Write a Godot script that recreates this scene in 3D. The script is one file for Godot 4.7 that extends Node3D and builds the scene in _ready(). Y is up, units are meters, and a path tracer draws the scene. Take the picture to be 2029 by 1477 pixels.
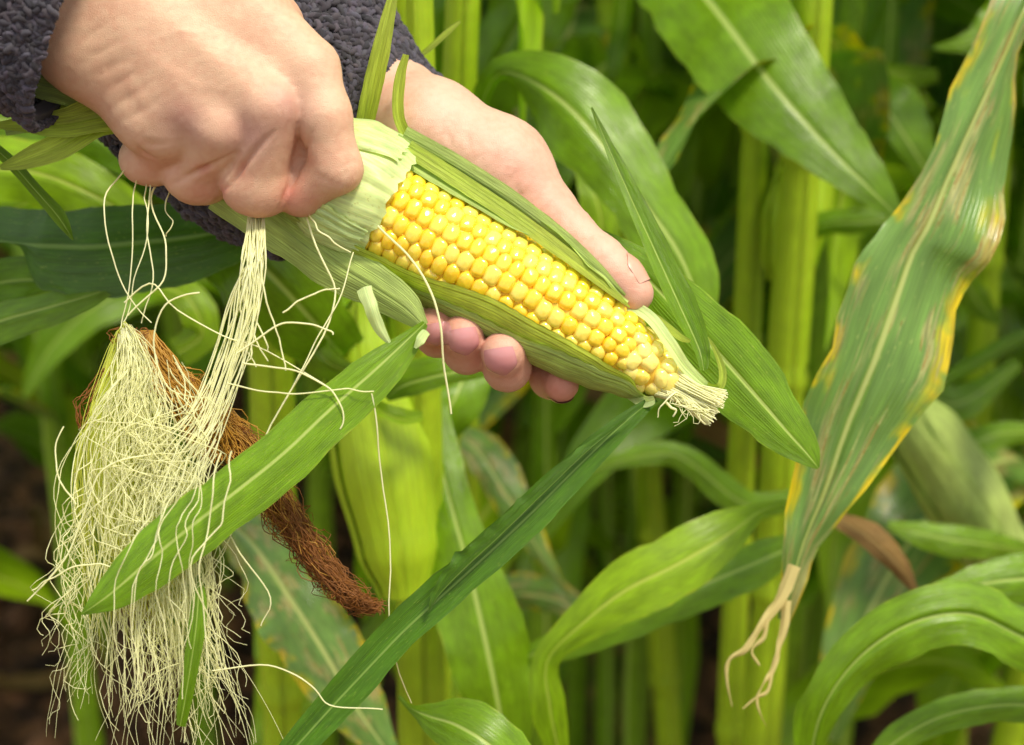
extends Node3D
# A person peels an ear of sweetcorn between the rows of a maize field.
# Positions are given as photograph pixels plus a distance in millimetres in front of (+) or behind (-) the ear's own distance.

const FOCUS := 0.75
const HALF_TAN := 0.2094
const PITCH := 22.0
const EYE := Vector3(0, 1.25, 0)
var FPX := 1477.0 / (2.0 * HALF_TAN)
var cam_x: Vector3
var cam_y: Vector3
var cam_f: Vector3
var rng := RandomNumberGenerator.new()
var M := {}
var T := {}
var names := {}
var drift := FastNoiseLite.new()

# ---------------------------------------------------------------- pixels to places
func P(px: float, py: float, z := 0.0) -> Vector3:
	var d := FOCUS - z * 0.001
	return EYE + cam_x * ((px - 1014.5) / FPX * d) + cam_y * (-(py - 738.5) / FPX * d) + cam_f * d

func mpp(z: float) -> float:      # metres per pixel at that distance
	return (FOCUS - z * 0.001) / FPX

# ---------------------------------------------------------------- geometry collector
class Geo:
	var v := PackedVector3Array()
	var uv := PackedVector2Array()
	var col := PackedColorArray()
	var idx := PackedInt32Array()
	func add(p: Vector3, t := Vector2.ZERO, c := Color.WHITE) -> int:
		v.append(p); uv.append(t); col.append(c)
		return v.size() - 1
	func tri(a: int, b: int, c: int) -> void:
		idx.append(a); idx.append(b); idx.append(c)
	func quad(a: int, b: int, c: int, d: int) -> void:
		tri(a, b, c); tri(a, c, d)
	func sheet(first: int, rows: int, cols: int, wrap := false) -> void:
		for i in rows - 1:
			for j in (cols if wrap else cols - 1):
				var k := (j + 1) % cols
				quad(first + i * cols + j, first + i * cols + k, first + (i + 1) * cols + k, first + (i + 1) * cols + j)
	func normals() -> PackedVector3Array:
		var n := PackedVector3Array()
		n.resize(v.size())
		for t in range(0, idx.size(), 3):
			var a := idx[t]; var b := idx[t + 1]; var c := idx[t + 2]
			var f := (v[c] - v[a]).cross(v[b] - v[a])
			n[a] += f; n[b] += f; n[c] += f
		for i in n.size():
			n[i] = n[i].normalized() if n[i].length_squared() > 1e-30 else Vector3.UP
		return n
	func mesh() -> ArrayMesh:
		var a := []
		a.resize(Mesh.ARRAY_MAX)
		a[Mesh.ARRAY_VERTEX] = v; a[Mesh.ARRAY_NORMAL] = normals(); a[Mesh.ARRAY_TEX_UV] = uv; a[Mesh.ARRAY_COLOR] = col; a[Mesh.ARRAY_INDEX] = idx
		var m := ArrayMesh.new()
		m.add_surface_from_arrays(Mesh.PRIMITIVE_TRIANGLES, a)
		return m

# ---------------------------------------------------------------- nodes
func numbered(called: String) -> String:
	var n: int = names.get(called, 0)
	names[called] = n + 1
	return called if n == 0 else "%s_%03d" % [called, n]

func tag(o: Node3D, label: String, category: String, group := "", kind := "") -> void:
	if label: o.set_meta("label", label)
	if category: o.set_meta("category", category)
	if group: o.set_meta("group", group)
	if kind: o.set_meta("kind", kind)

func thing(called: String, label: String, category: String, at: Vector3, group := "") -> Node3D:
	var o := Node3D.new()
	o.name = numbered(called)
	add_child(o)
	o.position = at
	tag(o, label, category, group)
	return o

# a part whose vertices are world positions, hung under a thing (or, as a sub-part, under a part)
func part(called: String, g: Geo, m: Material, parent: Node3D, sub := false) -> MeshInstance3D:
	var o := MeshInstance3D.new()
	o.name = called
	o.mesh = g.mesh()
	o.material_override = m
	parent.add_child(o, true)
	if not sub and parent != self:
		o.position = -parent.position
	return o

# ---------------------------------------------------------------- shapes
func catmull(pts: Array, t: float) -> Array:
	var n := pts.size() - 1
	var f: float = clampf(t, 0.0, 1.0) * n
	var i: int = mini(int(f), n - 1)
	var u: float = f - i
	var a: Array = pts[maxi(i - 1, 0)]; var b: Array = pts[i]; var c: Array = pts[i + 1]; var d: Array = pts[mini(i + 2, n)]
	var out := []
	for k in b.size():
		var p0: float = a[k]; var p1: float = b[k]; var p2: float = c[k]; var p3: float = d[k]
		out.append(0.5 * (2.0 * p1 + (p2 - p0) * u + (2.0 * p0 - 5.0 * p1 + 4.0 * p2 - p3) * u * u + (3.0 * p1 - p0 - 3.0 * p2 + p3) * u * u * u))
	return out

func table(t: Array, x: float) -> float:
	if x <= t[0][0]: return t[0][1]
	for i in t.size() - 1:
		if x <= t[i + 1][0]:
			var u: float = (x - t[i][0]) / (t[i + 1][0] - t[i][0])
			u = u * u * (3.0 - 2.0 * u)
			return lerpf(t[i][1], t[i + 1][1], u)
	return t[-1][1]

const US := [-1.0, -0.93, -0.8, -0.62, -0.44, -0.26, -0.12, -0.045, 0.0, 0.045, 0.12, 0.26, 0.44, 0.62, 0.8, 0.93, 1.0]

# leaf blade through centres c with half widths and facing normals
func blade(g: Geo, c: Array, wl: Array, wr: Array, nn: Array, o := {}) -> void:
	var n := c.size()
	var fold: float = o.get("fold", 0.25)
	var rip: float = o.get("ripple", 0.12)
	var rf: float = o.get("freq", 14.0)
	var ph: float = o.get("phase", 0.0)
	var rough: float = o.get("ragged", 0.012)
	var curl: float = o.get("curl", 0.0)
	var vs: float = o.get("vscale", 4.0)
	var rib: float = o.get("rib", 0.0012)
	var nick: bool = o.get("nick", true)
	var first := g.v.size()
	var s := 0.0
	for i in n:
		var a: Vector3 = c[maxi(i - 1, 0)]; var b: Vector3 = c[mini(i + 1, n - 1)]
		if i > 0: s += (c[i] as Vector3).distance_to(c[i - 1])
		var t := (b - a).normalized()
		var nv: Vector3 = nn[i]
		nv = (nv - t * nv.dot(t)).normalized()
		var side := t.cross(nv)
		for u in US:
			var w: float = wl[i] if u < 0.0 else wr[i]
			var e: float = absf(u)
			if nick and e > 0.9: w *= 1.0 - 0.16 * maxf(0.0, drift.get_noise_2d(s * 42.0 + ph * 7.0, 3.0 if u < 0 else 8.0) - 0.25) - 0.03 * drift.get_noise_2d(s * 130.0, 1.0 if u < 0 else 5.0)
			var wav: float = sin(s * rf * TAU + ph + (1.9 if u < 0 else 0.0)) + 0.6 * sin(s * rf * 2.3 * TAU + ph * 1.7 + (0.7 if u < 0 else 2.0))
			var x: float = w * u * (1.0 + rough * e * e * sin(s * 610.0 + (3.0 if u < 0 else 0.0)) * (0.5 + 0.5 * sin(s * 173.0 + ph)))
			var y: float = -fold * w * pow(e, 1.25) + rip * w * e * e * wav - curl * w * e * e * e
			if e < 0.05: y -= rib * minf(1.0, w / 0.02)
			g.add(c[i] + side * x + nv * y, Vector2(u * 0.5 + 0.5, s * vs))
	g.sheet(first, n, US.size())

# the same from pixels: [px, py, z, half width left, half width right, roll]
func leaf_px(pts: Array, o := {}, seg := 34) -> Geo:
	var g := Geo.new()
	var c := []; var wl := []; var wr := []; var nn := []
	for i in seg + 1:
		var q := catmull(pts, float(i) / seg)
		c.append(P(q[0], q[1], q[2]))
		wl.append(maxf(q[3], 0.4) * mpp(q[2])); wr.append(maxf(q[4], 0.4) * mpp(q[2]))
		nn.append(q[5])
	for i in seg + 1:
		var t: Vector3 = ((c[mini(i + 1, seg)] as Vector3) - c[maxi(i - 1, 0)]).normalized()
		var view: Vector3 = -cam_f
		view = (view - t * view.dot(t)).normalized()
		nn[i] = view.rotated(t, deg_to_rad(nn[i]))
	blade(g, c, wl, wr, nn, o)
	return g

func tube(g: Geo, pts: Array, rad: Array, sides: int, vs := 4.0, capped := true) -> void:
	var n := pts.size()
	var first := g.v.size()
	var up := Vector3(0.31, 0.2, 0.93)
	var s := 0.0
	for i in n:
		var t: Vector3 = ((pts[mini(i + 1, n - 1)] as Vector3) - pts[maxi(i - 1, 0)]).normalized()
		if i > 0: s += (pts[i] as Vector3).distance_to(pts[i - 1])
		var a := up - t * up.dot(t)
		if a.length() < 0.05: a = Vector3(1, 0, 0) - t * t.x
		a = a.normalized(); up = a
		var b := t.cross(a)
		for k in sides:
			var an := TAU * k / sides
			g.add(pts[i] + (a * cos(an) + b * sin(an)) * rad[i], Vector2(float(k) / sides * 2.0, s * vs))
	g.sheet(first, n, sides, true)
	if capped:
		var e0 := g.add(pts[0]); var e1 := g.add(pts[n - 1])
		for k in sides:
			g.tri(e0, first + (k + 1) % sides, first + k)
			g.tri(e1, first + (n - 1) * sides + k, first + (n - 1) * sides + (k + 1) % sides)

# a strand of silk through pixel points, with a wander of its own
func strand(g: Geo, pts: Array, r: float, wander: float, seg := 16, tip := 0.5) -> void:
	var c := []; var rr := []
	var a := rng.randf() * TAU; var b := rng.randf() * TAU
	var f1 := rng.randf_range(1.0, 2.6); var f2 := rng.randf_range(2.5, 5.5)
	for i in seg + 1:
		var t := float(i) / seg
		var q := catmull(pts, t)
		var e: float = wander * smoothstep(0.0, 0.25, t)
		var k1 := drift.get_noise_2d(t * f1 * 1.3, a * 40.0) * 2.6 + 0.3 * drift.get_noise_2d(t * f2 * 1.6, b * 40.0)
		c.append(P(q[0] + e * k1, q[1] + e * drift.get_noise_2d(t * f1 * 2.0, b * 77.0), q[2] + e * 0.25 * drift.get_noise_2d(t * f2, a * 91.0)))
		rr.append(r * lerpf(1.0, tip, t * t))
	tube(g, c, rr, 4, 4.0, false)

# ---------------------------------------------------------------- textures
func leaf_texture(base: Color, rib: Color, edge: Color, edge_w: float, streak: float, blot: float, blot_col: Color, sd: int, w := 512, h := 512, mottle := 0.75) -> ImageTexture:
	var nz := FastNoiseLite.new(); nz.seed = sd; nz.frequency = 1.0; nz.fractal_octaves = 3
	var n1 := FastNoiseLite.new(); n1.seed = sd + 7; n1.frequency = 1.0; n1.fractal_octaves = 2
	var by := PackedByteArray(); by.resize(w * h * 3)
	var st := PackedFloat32Array(); st.resize(w)
	for x in w:
		var u := float(x) / w
		st[x] = n1.get_noise_1d(u * 46.0) * 0.8 + 1.1 * pow(absf(sin(u * PI * 38.0 + 2.0 * n1.get_noise_1d(u * 9.0))), 12.0) - 0.2 + 0.4 * n1.get_noise_1d(u * 130.0 + 50.0)
	for y in h:
		var a := TAU * y / h
		var cy := cos(a) * 0.9; var sy := sin(a) * 0.9
		for x in w:
			var u := float(x) / w
			var e := absf(u - 0.5) * 2.0
			var n := nz.get_noise_3d(u * 4.0, cy * 2.0, sy * 2.0)
			var nf := n1.get_noise_3d(u * 34.0, cy * 4.0, sy * 4.0)
			var l := 1.0 + streak * st[x] + mottle * (0.20 * n + 0.12 * nf)
			var c := base * l
			var m := smoothstep(1.0 - edge_w * maxf(0.25, 1.0 + 2.2 * n), 1.0 - edge_w * 0.15, e) if edge_w > 0.0 else 0.0
			c = c.lerp(edge * (1.0 + 0.25 * nf), m * clampf(0.45 + 2.2 * nz.get_noise_3d(u * 2.0 + 9.0, cy * 5.0, sy * 5.0), 0.0, 1.0))
			if blot > 0.0:
				var bl := nz.get_noise_3d(u * 3.0 + 31.0, cy * 1.6, sy * 1.6) + 0.45 * n1.get_noise_3d(u * 40.0, cy * 2.6, sy * 2.6) + 0.10 * st[x]
				var patch := smoothstep(0.42 - blot * 0.4, 0.72 - blot * 0.4, bl) * 0.75
				c = c.lerp(blot_col * (1.0 + 0.5 * nf), patch)
				if bl > 0.42 - blot * 0.3 and nf > 0.26: c = c.lerp(Color(0.50, 0.34, 0.12), 0.55)
			if nz.get_noise_3d(u * 26.0, cy * 15.0 + 4.0, sy * 15.0) > 0.52: c = c.lerp(Color(0.72, 0.74, 0.42), 0.45)
			c = c.lerp(rib, smoothstep(0.075, 0.03, e))
			var k := (y * w + x) * 3
			by[k] = int(clampf(c.r, 0, 1) * 255.0); by[k + 1] = int(clampf(c.g, 0, 1) * 255.0); by[k + 2] = int(clampf(c.b, 0, 1) * 255.0)
	var im := Image.create_from_data(w, h, false, Image.FORMAT_RGB8, by)
	return ImageTexture.create_from_image(im)

func stripe_height(sd: int, freq: float, w := 512, h := 256) -> ImageTexture:
	var n1 := FastNoiseLite.new(); n1.seed = sd; n1.frequency = 1.0
	var by := PackedByteArray(); by.resize(w * h)
	for y in h:
		var a := TAU * y / h
		for x in w:
			var u := float(x) / w
			var l := 0.5 + 0.12 * sin(u * TAU * freq) + 0.4 * n1.get_noise_2d(u * freq * 2.0, 0.0) + 0.18 * n1.get_noise_3d(u * 60.0, cos(a) * 5.0, sin(a) * 5.0)
			by[y * w + x] = int(clampf(l, 0, 1) * 255.0)
	return ImageTexture.create_from_image(Image.create_from_data(w, h, false, Image.FORMAT_L8, by))

func noise_tex(freq: float, oct: int, cell := false, sd := 3, size := 512, normal := false) -> NoiseTexture2D:
	var f := FastNoiseLite.new(); f.seed = sd; f.frequency = freq; f.fractal_octaves = oct
	f.noise_type = FastNoiseLite.TYPE_CELLULAR if cell else FastNoiseLite.TYPE_SIMPLEX_SMOOTH
	var t := NoiseTexture2D.new(); t.width = size; t.height = size; t.seamless = true; t.noise = f; t.as_normal_map = normal
	return t

func mat(c: Color, rough: float, o := {}) -> StandardMaterial3D:
	var m := StandardMaterial3D.new()
	m.albedo_color = c; m.roughness = rough
	m.cull_mode = BaseMaterial3D.CULL_DISABLED
	if o.has("tex"): m.albedo_texture = o.tex
	if o.has("spec"): m.metallic_specular = o.spec
	if o.has("back"):
		m.backlight_enabled = true; m.backlight = o.back
	if o.has("sss"):
		m.subsurf_scatter_enabled = true; m.subsurf_scatter_strength = o.sss
	if o.has("coat"):
		m.clearcoat_enabled = true; m.clearcoat = o.coat; m.clearcoat_roughness = o.get("coat_rough", 0.12)
	if o.has("rim"):
		m.rim_enabled = true; m.rim = o.rim; m.rim_tint = 0.5
	if o.has("height"):
		m.heightmap_enabled = true; m.heightmap_texture = o.height; m.heightmap_scale = o.hs
	if o.get("vcol", false): m.vertex_color_use_as_albedo = true
	if o.has("tri"):
		m.uv1_triplanar = true; m.uv1_world_triplanar = true; m.uv1_scale = Vector3.ONE * o.tri
	return m

func make_materials() -> void:
	var pale := Color(0.72, 0.80, 0.42)
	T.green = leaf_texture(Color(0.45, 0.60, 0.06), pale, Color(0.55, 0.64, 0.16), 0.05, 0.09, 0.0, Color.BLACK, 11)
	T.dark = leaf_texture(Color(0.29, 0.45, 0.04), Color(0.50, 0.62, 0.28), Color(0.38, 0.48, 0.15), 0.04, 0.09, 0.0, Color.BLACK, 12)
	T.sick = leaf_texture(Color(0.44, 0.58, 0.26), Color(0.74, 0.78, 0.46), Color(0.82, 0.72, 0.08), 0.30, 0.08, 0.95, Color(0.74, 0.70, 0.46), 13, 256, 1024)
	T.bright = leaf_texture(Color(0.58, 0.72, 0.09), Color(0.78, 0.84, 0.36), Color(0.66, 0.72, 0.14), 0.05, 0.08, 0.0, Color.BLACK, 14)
	T.stalk = leaf_texture(Color(0.62, 0.74, 0.12), Color(0.62, 0.74, 0.12), Color(0.70, 0.78, 0.2), 0.03, 0.12, 0.0, Color.BLACK, 18, 512, 512, 0.35)
	T.husk = leaf_texture(Color(0.68, 0.76, 0.40), Color(0.68, 0.76, 0.40), Color(0.66, 0.72, 0.28), 0.02, 0.15, 0.0, Color.BLACK, 15)
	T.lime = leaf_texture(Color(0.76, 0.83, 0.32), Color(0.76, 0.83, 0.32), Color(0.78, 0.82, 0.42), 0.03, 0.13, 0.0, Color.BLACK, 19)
	T.inner = leaf_texture(Color(0.86, 0.93, 0.63), Color(0.86, 0.93, 0.63), Color(0.80, 0.86, 0.48), 0.05, 0.05, 0.0, Color.BLACK, 16)
	T.brown = leaf_texture(Color(0.56, 0.44, 0.24), Color(0.66, 0.56, 0.34), Color(0.60, 0.42, 0.18), 0.08, 0.12, 0.25, Color(0.40, 0.28, 0.14), 17)
	T.veins = stripe_height(5, 30.0)
	T.ribs = stripe_height(6, 18.0)
	var bk := Color(0.62, 0.80, 0.22)
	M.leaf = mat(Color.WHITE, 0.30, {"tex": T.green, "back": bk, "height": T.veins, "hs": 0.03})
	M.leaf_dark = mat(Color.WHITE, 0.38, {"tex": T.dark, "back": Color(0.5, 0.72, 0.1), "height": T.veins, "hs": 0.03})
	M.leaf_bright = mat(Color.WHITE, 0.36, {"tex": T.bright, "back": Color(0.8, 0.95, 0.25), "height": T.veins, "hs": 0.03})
	M.leaf_sick = mat(Color.WHITE, 0.24, {"tex": T.sick, "back": bk, "height": T.veins, "hs": 0.03})
	M.leaf_dry = mat(Color.WHITE, 0.75, {"tex": T.brown, "back": Color(0.5, 0.4, 0.2), "height": T.veins, "hs": 0.05})
	M.husk = mat(Color.WHITE, 0.5, {"tex": T.husk, "back": Color(0.6, 0.75, 0.25), "height": T.ribs, "hs": 0.05})
	M.husk_lime = mat(Color.WHITE, 0.5, {"tex": T.lime, "back": Color(0.8, 0.9, 0.3), "height": T.ribs, "hs": 0.05})  # lime-coloured husk; inner layers are paler by nature
	M.husk_pale = mat(Color.WHITE, 0.42, {"tex": T.inner, "back": Color(0.8, 0.85, 0.5), "height": T.ribs, "hs": 0.02, "sss": 0.1})
	M.stalk = mat(Color.WHITE, 0.4, {"tex": T.stalk, "height": T.ribs, "hs": 0.04, "sss": 0.1})
	M.husk_young = mat(Color(0.88, 0.92, 0.38), 0.5, {"back": Color(0.9, 0.9, 0.3), "sss": 0.1})
	M.silk = mat(Color(0.98, 0.98, 0.82), 0.3, {"back": Color(0.9, 0.9, 0.6)})
	M.silk_yellow = mat(Color(0.87, 0.90, 0.40), 0.35, {"back": Color(0.9, 0.9, 0.4)})
	M.silk_brown = mat(Color(0.52, 0.32, 0.10), 0.55, {"back": Color(0.5, 0.3, 0.1)})
	M.silk_gold = mat(Color(0.76, 0.58, 0.22), 0.45, {"back": Color(0.7, 0.5, 0.2)})
	M.kernels = []
	for c in [Color(1.0, 0.82, 0.20), Color(1.0, 0.84, 0.27), Color(1.0, 0.80, 0.17), Color(1.0, 0.86, 0.34)]:
		M.kernels.append(mat(c, 0.28, {"sss": 0.2, "coat": 0.8, "coat_rough": 0.12}))
	M.kernel_pale = mat(Color(1.0, 0.88, 0.46), 0.24, {"sss": 0.25, "coat": 0.5, "coat_rough": 0.14})
	M.cob = mat(Color(1.0, 0.80, 0.26), 0.6, {"sss": 0.2})
	M.skin = mat(Color.WHITE, 0.5, {"vcol": true, "sss": 0.06, "height": noise_tex(0.09, 3, true, 9), "hs": 0.022, "tri": 50.0})
	M.thumbnail = mat(Color(0.83, 0.62, 0.53), 0.34, {"sss": 0.08, "coat": 0.3, "coat_rough": 0.25})
	M.nail = mat(Color(0.79, 0.54, 0.54), 0.25, {"sss": 0.08, "coat": 0.35, "coat_rough": 0.2})
	M.withered = mat(Color(0.78, 0.72, 0.46), 0.7, {"back": Color(0.7, 0.6, 0.3)})
	M.fleece = mat(Color(0.24, 0.228, 0.25), 0.95, {"rim": 0.5, "vcol": true})
	M.fleece_base = mat(Color(0.24, 0.228, 0.25), 1.0)
	M.sheath = mat(Color.WHITE, 0.45, {"tex": T.green, "height": T.ribs, "hs": 0.04})
	M.soil = mat(Color(0.78, 0.54, 0.35), 0.95, {"tex": noise_tex(0.02, 5, false, 21), "tri": 1.3, "height": noise_tex(0.05, 4, false, 22), "hs": 1.5})
	M.clod = mat(Color(0.44, 0.30, 0.19), 0.95, {"vcol": true})

# ---------------------------------------------------------------- flesh: smooth union of tapered bones, meshed as surface nets
class Flesh:
	var a := PackedVector3Array(); var b := PackedVector3Array()
	var ra := PackedFloat32Array(); var rb := PackedFloat32Array()
	var grp := PackedInt32Array()
	var kp := 0.011; var kf := 0.0016; var kin := 0.004; var kpf := 0.0035
	var creases := []        # [from, to, depth, width, strength at each end]
	var spots := []          # [at, radius, colour, share]
	var skin := Color(0.69, 0.44, 0.29)
	var noise := FastNoiseLite.new()
	func bone(g: int, p: Vector3, q: Vector3, r0: float, r1: float) -> void:
		a.append(p); b.append(q); ra.append(r0); rb.append(r1); grp.append(g)
	func one(i: int, p: Vector3) -> float:
		var ba := b[i] - a[i]; var pa := p - a[i]
		var l := ba.length_squared()
		var t := clampf(pa.dot(ba) / l, 0.0, 1.0) if l > 1e-12 else 0.0
		return (pa - ba * t).length() - lerpf(ra[i], rb[i], t)
	static func smin(x: float, y: float, k: float) -> float:
		var h := maxf(k - absf(x - y), 0.0)
		return minf(x, y) - h * h / (4.0 * k)
	func dist(p: Vector3, ids: PackedInt32Array) -> float:
		var dp := 1.0; var df := 1.0; var dc := 1.0; var cur := -1
		for i in ids:
			var d := one(i, p)
			var gi := grp[i]
			if gi == 0:
				dp = smin(dp, d, kp)
			else:
				if gi != cur:
					if cur >= 0: df = smin(df, dc, kf)
					dc = d; cur = gi
				else:
					dc = smin(dc, d, kin)
		if cur >= 0: df = smin(df, dc, kf)
		return smin(dp, df, kpf)
	func all() -> PackedInt32Array:
		var ids := PackedInt32Array()
		for i in a.size(): ids.append(i)
		return ids
	func onto(p: Vector3, dir: Vector3) -> Vector3:      # from inside out along dir to the surface
		var ids := all()
		var t := 0.0
		for k in 40:
			var d := dist(p + dir * t, ids)
			if absf(d) < 2e-5: break
			t -= d
		return p + dir * t
	func build(h: float) -> Geo:
		noise.seed = 5; noise.frequency = 90.0; noise.fractal_octaves = 3
		var lo := Vector3.ONE * 1e9; var hi := -lo
		for i in a.size():
			var r := maxf(ra[i], rb[i]) + 0.004
			for q in [a[i], b[i]]:
				lo = lo.min(q - Vector3.ONE * r); hi = hi.max(q + Vector3.ONE * r)
		const B := 6
		var nb := Vector3i(((hi - lo) / (h * B)).ceil()) + Vector3i.ONE
		var rad := B * h * 0.8661 + h
		var ids_all := all()
		var cell := {}
		var g := Geo.new()
		var edges := []
		const N := B + 1
		var val := PackedFloat32Array(); val.resize(N * N * N)
		for bx in nb.x:
			for by in nb.y:
				for bz in nb.z:
					var o := Vector3i(bx, by, bz) * B
					var org := lo + Vector3(o) * h
					var mid := org + Vector3.ONE * (B * h * 0.5)
					if absf(dist(mid, ids_all)) > rad: continue
					var ids := PackedInt32Array()
					for i in ids_all:
						if one(i, mid) < rad + 0.012: ids.append(i)
					for x in N:
						for y in N:
							for z in N:
								val[(x * N + y) * N + z] = dist(org + Vector3(x, y, z) * h, ids)
					for x in B:
						for y in B:
							for z in B:
								var k := (x * N + y) * N + z
								var v0 := val[k]
								var s := Vector3.ZERO; var n := 0
								var ds := [v0, val[k + 1], val[k + N], val[k + N + 1], val[k + N * N], val[k + N * N + 1], val[k + N * N + N], val[k + N * N + N + 1]]
								var neg := 0
								for q in ds:
									if q < 0.0: neg += 1
								if neg == 0 or neg == 8: continue
								for e in 12:
									var i0: int = [0, 2, 4, 6, 0, 1, 4, 5, 0, 1, 2, 3][e]
									var i1: int = i0 + [1, 2, 4][e / 4]
									var d0: float = ds[i0]; var d1: float = ds[i1]
									if (d0 < 0.0) == (d1 < 0.0): continue
									var t := d0 / (d0 - d1)
									var c0 := Vector3(i0 >> 2, (i0 >> 1) & 1, i0 & 1); var c1 := Vector3(i1 >> 2, (i1 >> 1) & 1, i1 & 1)
									s += c0.lerp(c1, t); n += 1
								var id := g.add(org + (Vector3(x, y, z) + s / n) * h)
								cell[o + Vector3i(x, y, z)] = id
								if (v0 < 0.0) != (ds[4] < 0.0): edges.append([o + Vector3i(x, y, z), 0, v0 < 0.0])
								if (v0 < 0.0) != (ds[2] < 0.0): edges.append([o + Vector3i(x, y, z), 1, v0 < 0.0])
								if (v0 < 0.0) != (ds[1] < 0.0): edges.append([o + Vector3i(x, y, z), 2, v0 < 0.0])
		for e in edges:
			var c: Vector3i = e[0]
			var d1: Vector3i = [Vector3i(0, 1, 0), Vector3i(0, 0, 1), Vector3i(1, 0, 0)][e[1]]
			var d2: Vector3i = [Vector3i(0, 0, 1), Vector3i(1, 0, 0), Vector3i(0, 1, 0)][e[1]]
			var q0: int = cell.get(c, -1); var q1: int = cell.get(c - d1, -1); var q2: int = cell.get(c - d1 - d2, -1); var q3: int = cell.get(c - d2, -1)
			if mini(mini(q0, q1), mini(q2, q3)) < 0: continue
			if e[2]: g.quad(q0, q3, q2, q1)
			else: g.quad(q0, q1, q2, q3)
		var nn := g.normals()
		for i in g.v.size():
			var p := g.v[i]
			var d := 0.00014 * noise.get_noise_3dv(p) + 0.00016 * noise.get_noise_3dv(p * 3.7)
			var deep := 0.0; var line := -1
			for c in creases:
				if c[6] != line:
					d -= deep; deep = 0.0; line = c[6]
				var ca: Vector3 = c[0]
				var ba: Vector3 = c[1] - ca
				var pa := p - ca
				if pa.length_squared() > 0.0036: continue
				var t := clampf(pa.dot(ba) / ba.length_squared(), 0.0, 1.0)
				var q: float = (pa - ba * t).length() / float(c[3])
				if q < 2.5:
					var cut: float = c[2] * exp(-q * q) * lerpf(c[4], c[5], t)
					if absf(cut) > absf(deep): deep = cut
			d -= deep
			g.v[i] = p + nn[i] * d
			var col := skin
			var m := noise.get_noise_3dv(p * 0.55)
			col = col.lerp(Color(0.60, 0.28, 0.18), clampf(0.14 + 0.5 * m + 0.4 * noise.get_noise_3dv(p * 3.0), 0.0, 0.5))
			for s in spots:
				var q: float = p.distance_to(s[0]) / float(s[1])
				if q < 2.0: col = col.lerp(s[2], float(s[3]) * exp(-q * q * 1.6))
			g.col[i] = col
		return g

# ---------------------------------------------------------------- start
func _ready() -> void:
	rng.seed = 20
	drift.seed = 4; drift.frequency = 1.0; drift.fractal_octaves = 1
	var cam := Camera3D.new()
	cam.name = "camera"
	cam.position = EYE
	cam.rotation_degrees = Vector3(-PITCH, 0, 0)
	cam.near = 0.05; cam.far = 120.0
	cam.fov = rad_to_deg(2.0 * atan(HALF_TAN))
	var at := CameraAttributesPhysical.new()
	at.frustum_focal_length = 57.3
	at.frustum_focus_distance = FOCUS - 0.012
	at.exposure_aperture = 6.6
	cam.attributes = at
	add_child(cam)
	cam_x = cam.basis.x; cam_y = cam.basis.y; cam_f = -cam.basis.z

	var env := Environment.new()
	env.background_mode = Environment.BG_SKY
	var sm := ProceduralSkyMaterial.new()
	sm.sky_top_color = Color(0.88, 0.90, 0.92); sm.sky_horizon_color = Color(0.95, 0.95, 0.93); sm.sky_curve = 0.2
	sm.ground_bottom_color = Color(0.20, 0.17, 0.12); sm.ground_horizon_color = Color(0.5, 0.52, 0.42)
	sm.sun_angle_max = 0.0
	var sky := Sky.new(); sky.sky_material = sm
	env.sky = sky
	env.tonemap_mode = Environment.TONE_MAPPER_LINEAR
	env.background_energy_multiplier = 0.46
	env.tonemap_exposure = 2.8
	env.sdfgi_enabled = true; env.ssao_enabled = true; env.ssil_enabled = true
	var we := WorldEnvironment.new(); we.environment = env; we.name = "air"
	add_child(we)
	var sun := DirectionalLight3D.new()
	sun.name = "sun"
	sun.light_color = Color(1.0, 0.96, 0.88)
	sun.light_energy = 0.5
	sun.light_angular_distance = 12.0
	sun.shadow_enabled = true
	add_child(sun)
	sun.look_at_from_position(Vector3(0.36, 1.0, 0.28), Vector3.ZERO, Vector3.UP)

	make_materials()
	print("materials ", Time.get_ticks_msec())
	make_ground()
	make_field()
	print("field ", Time.get_ticks_msec())
	make_near_plants()
	print("plants ", Time.get_ticks_msec())
	make_ear()
	make_silk()
	print("ear ", Time.get_ticks_msec())
	make_person()
	print("person ", Time.get_ticks_msec())


# ---------------------------------------------------------------- ground
func ground_height(x: float, z: float, f: FastNoiseLite) -> float:
	return 0.035 * f.get_noise_2d(x * 3.0, z * 3.0) + 0.02 * f.get_noise_2d(x * 11.0, z * 11.0)

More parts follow.
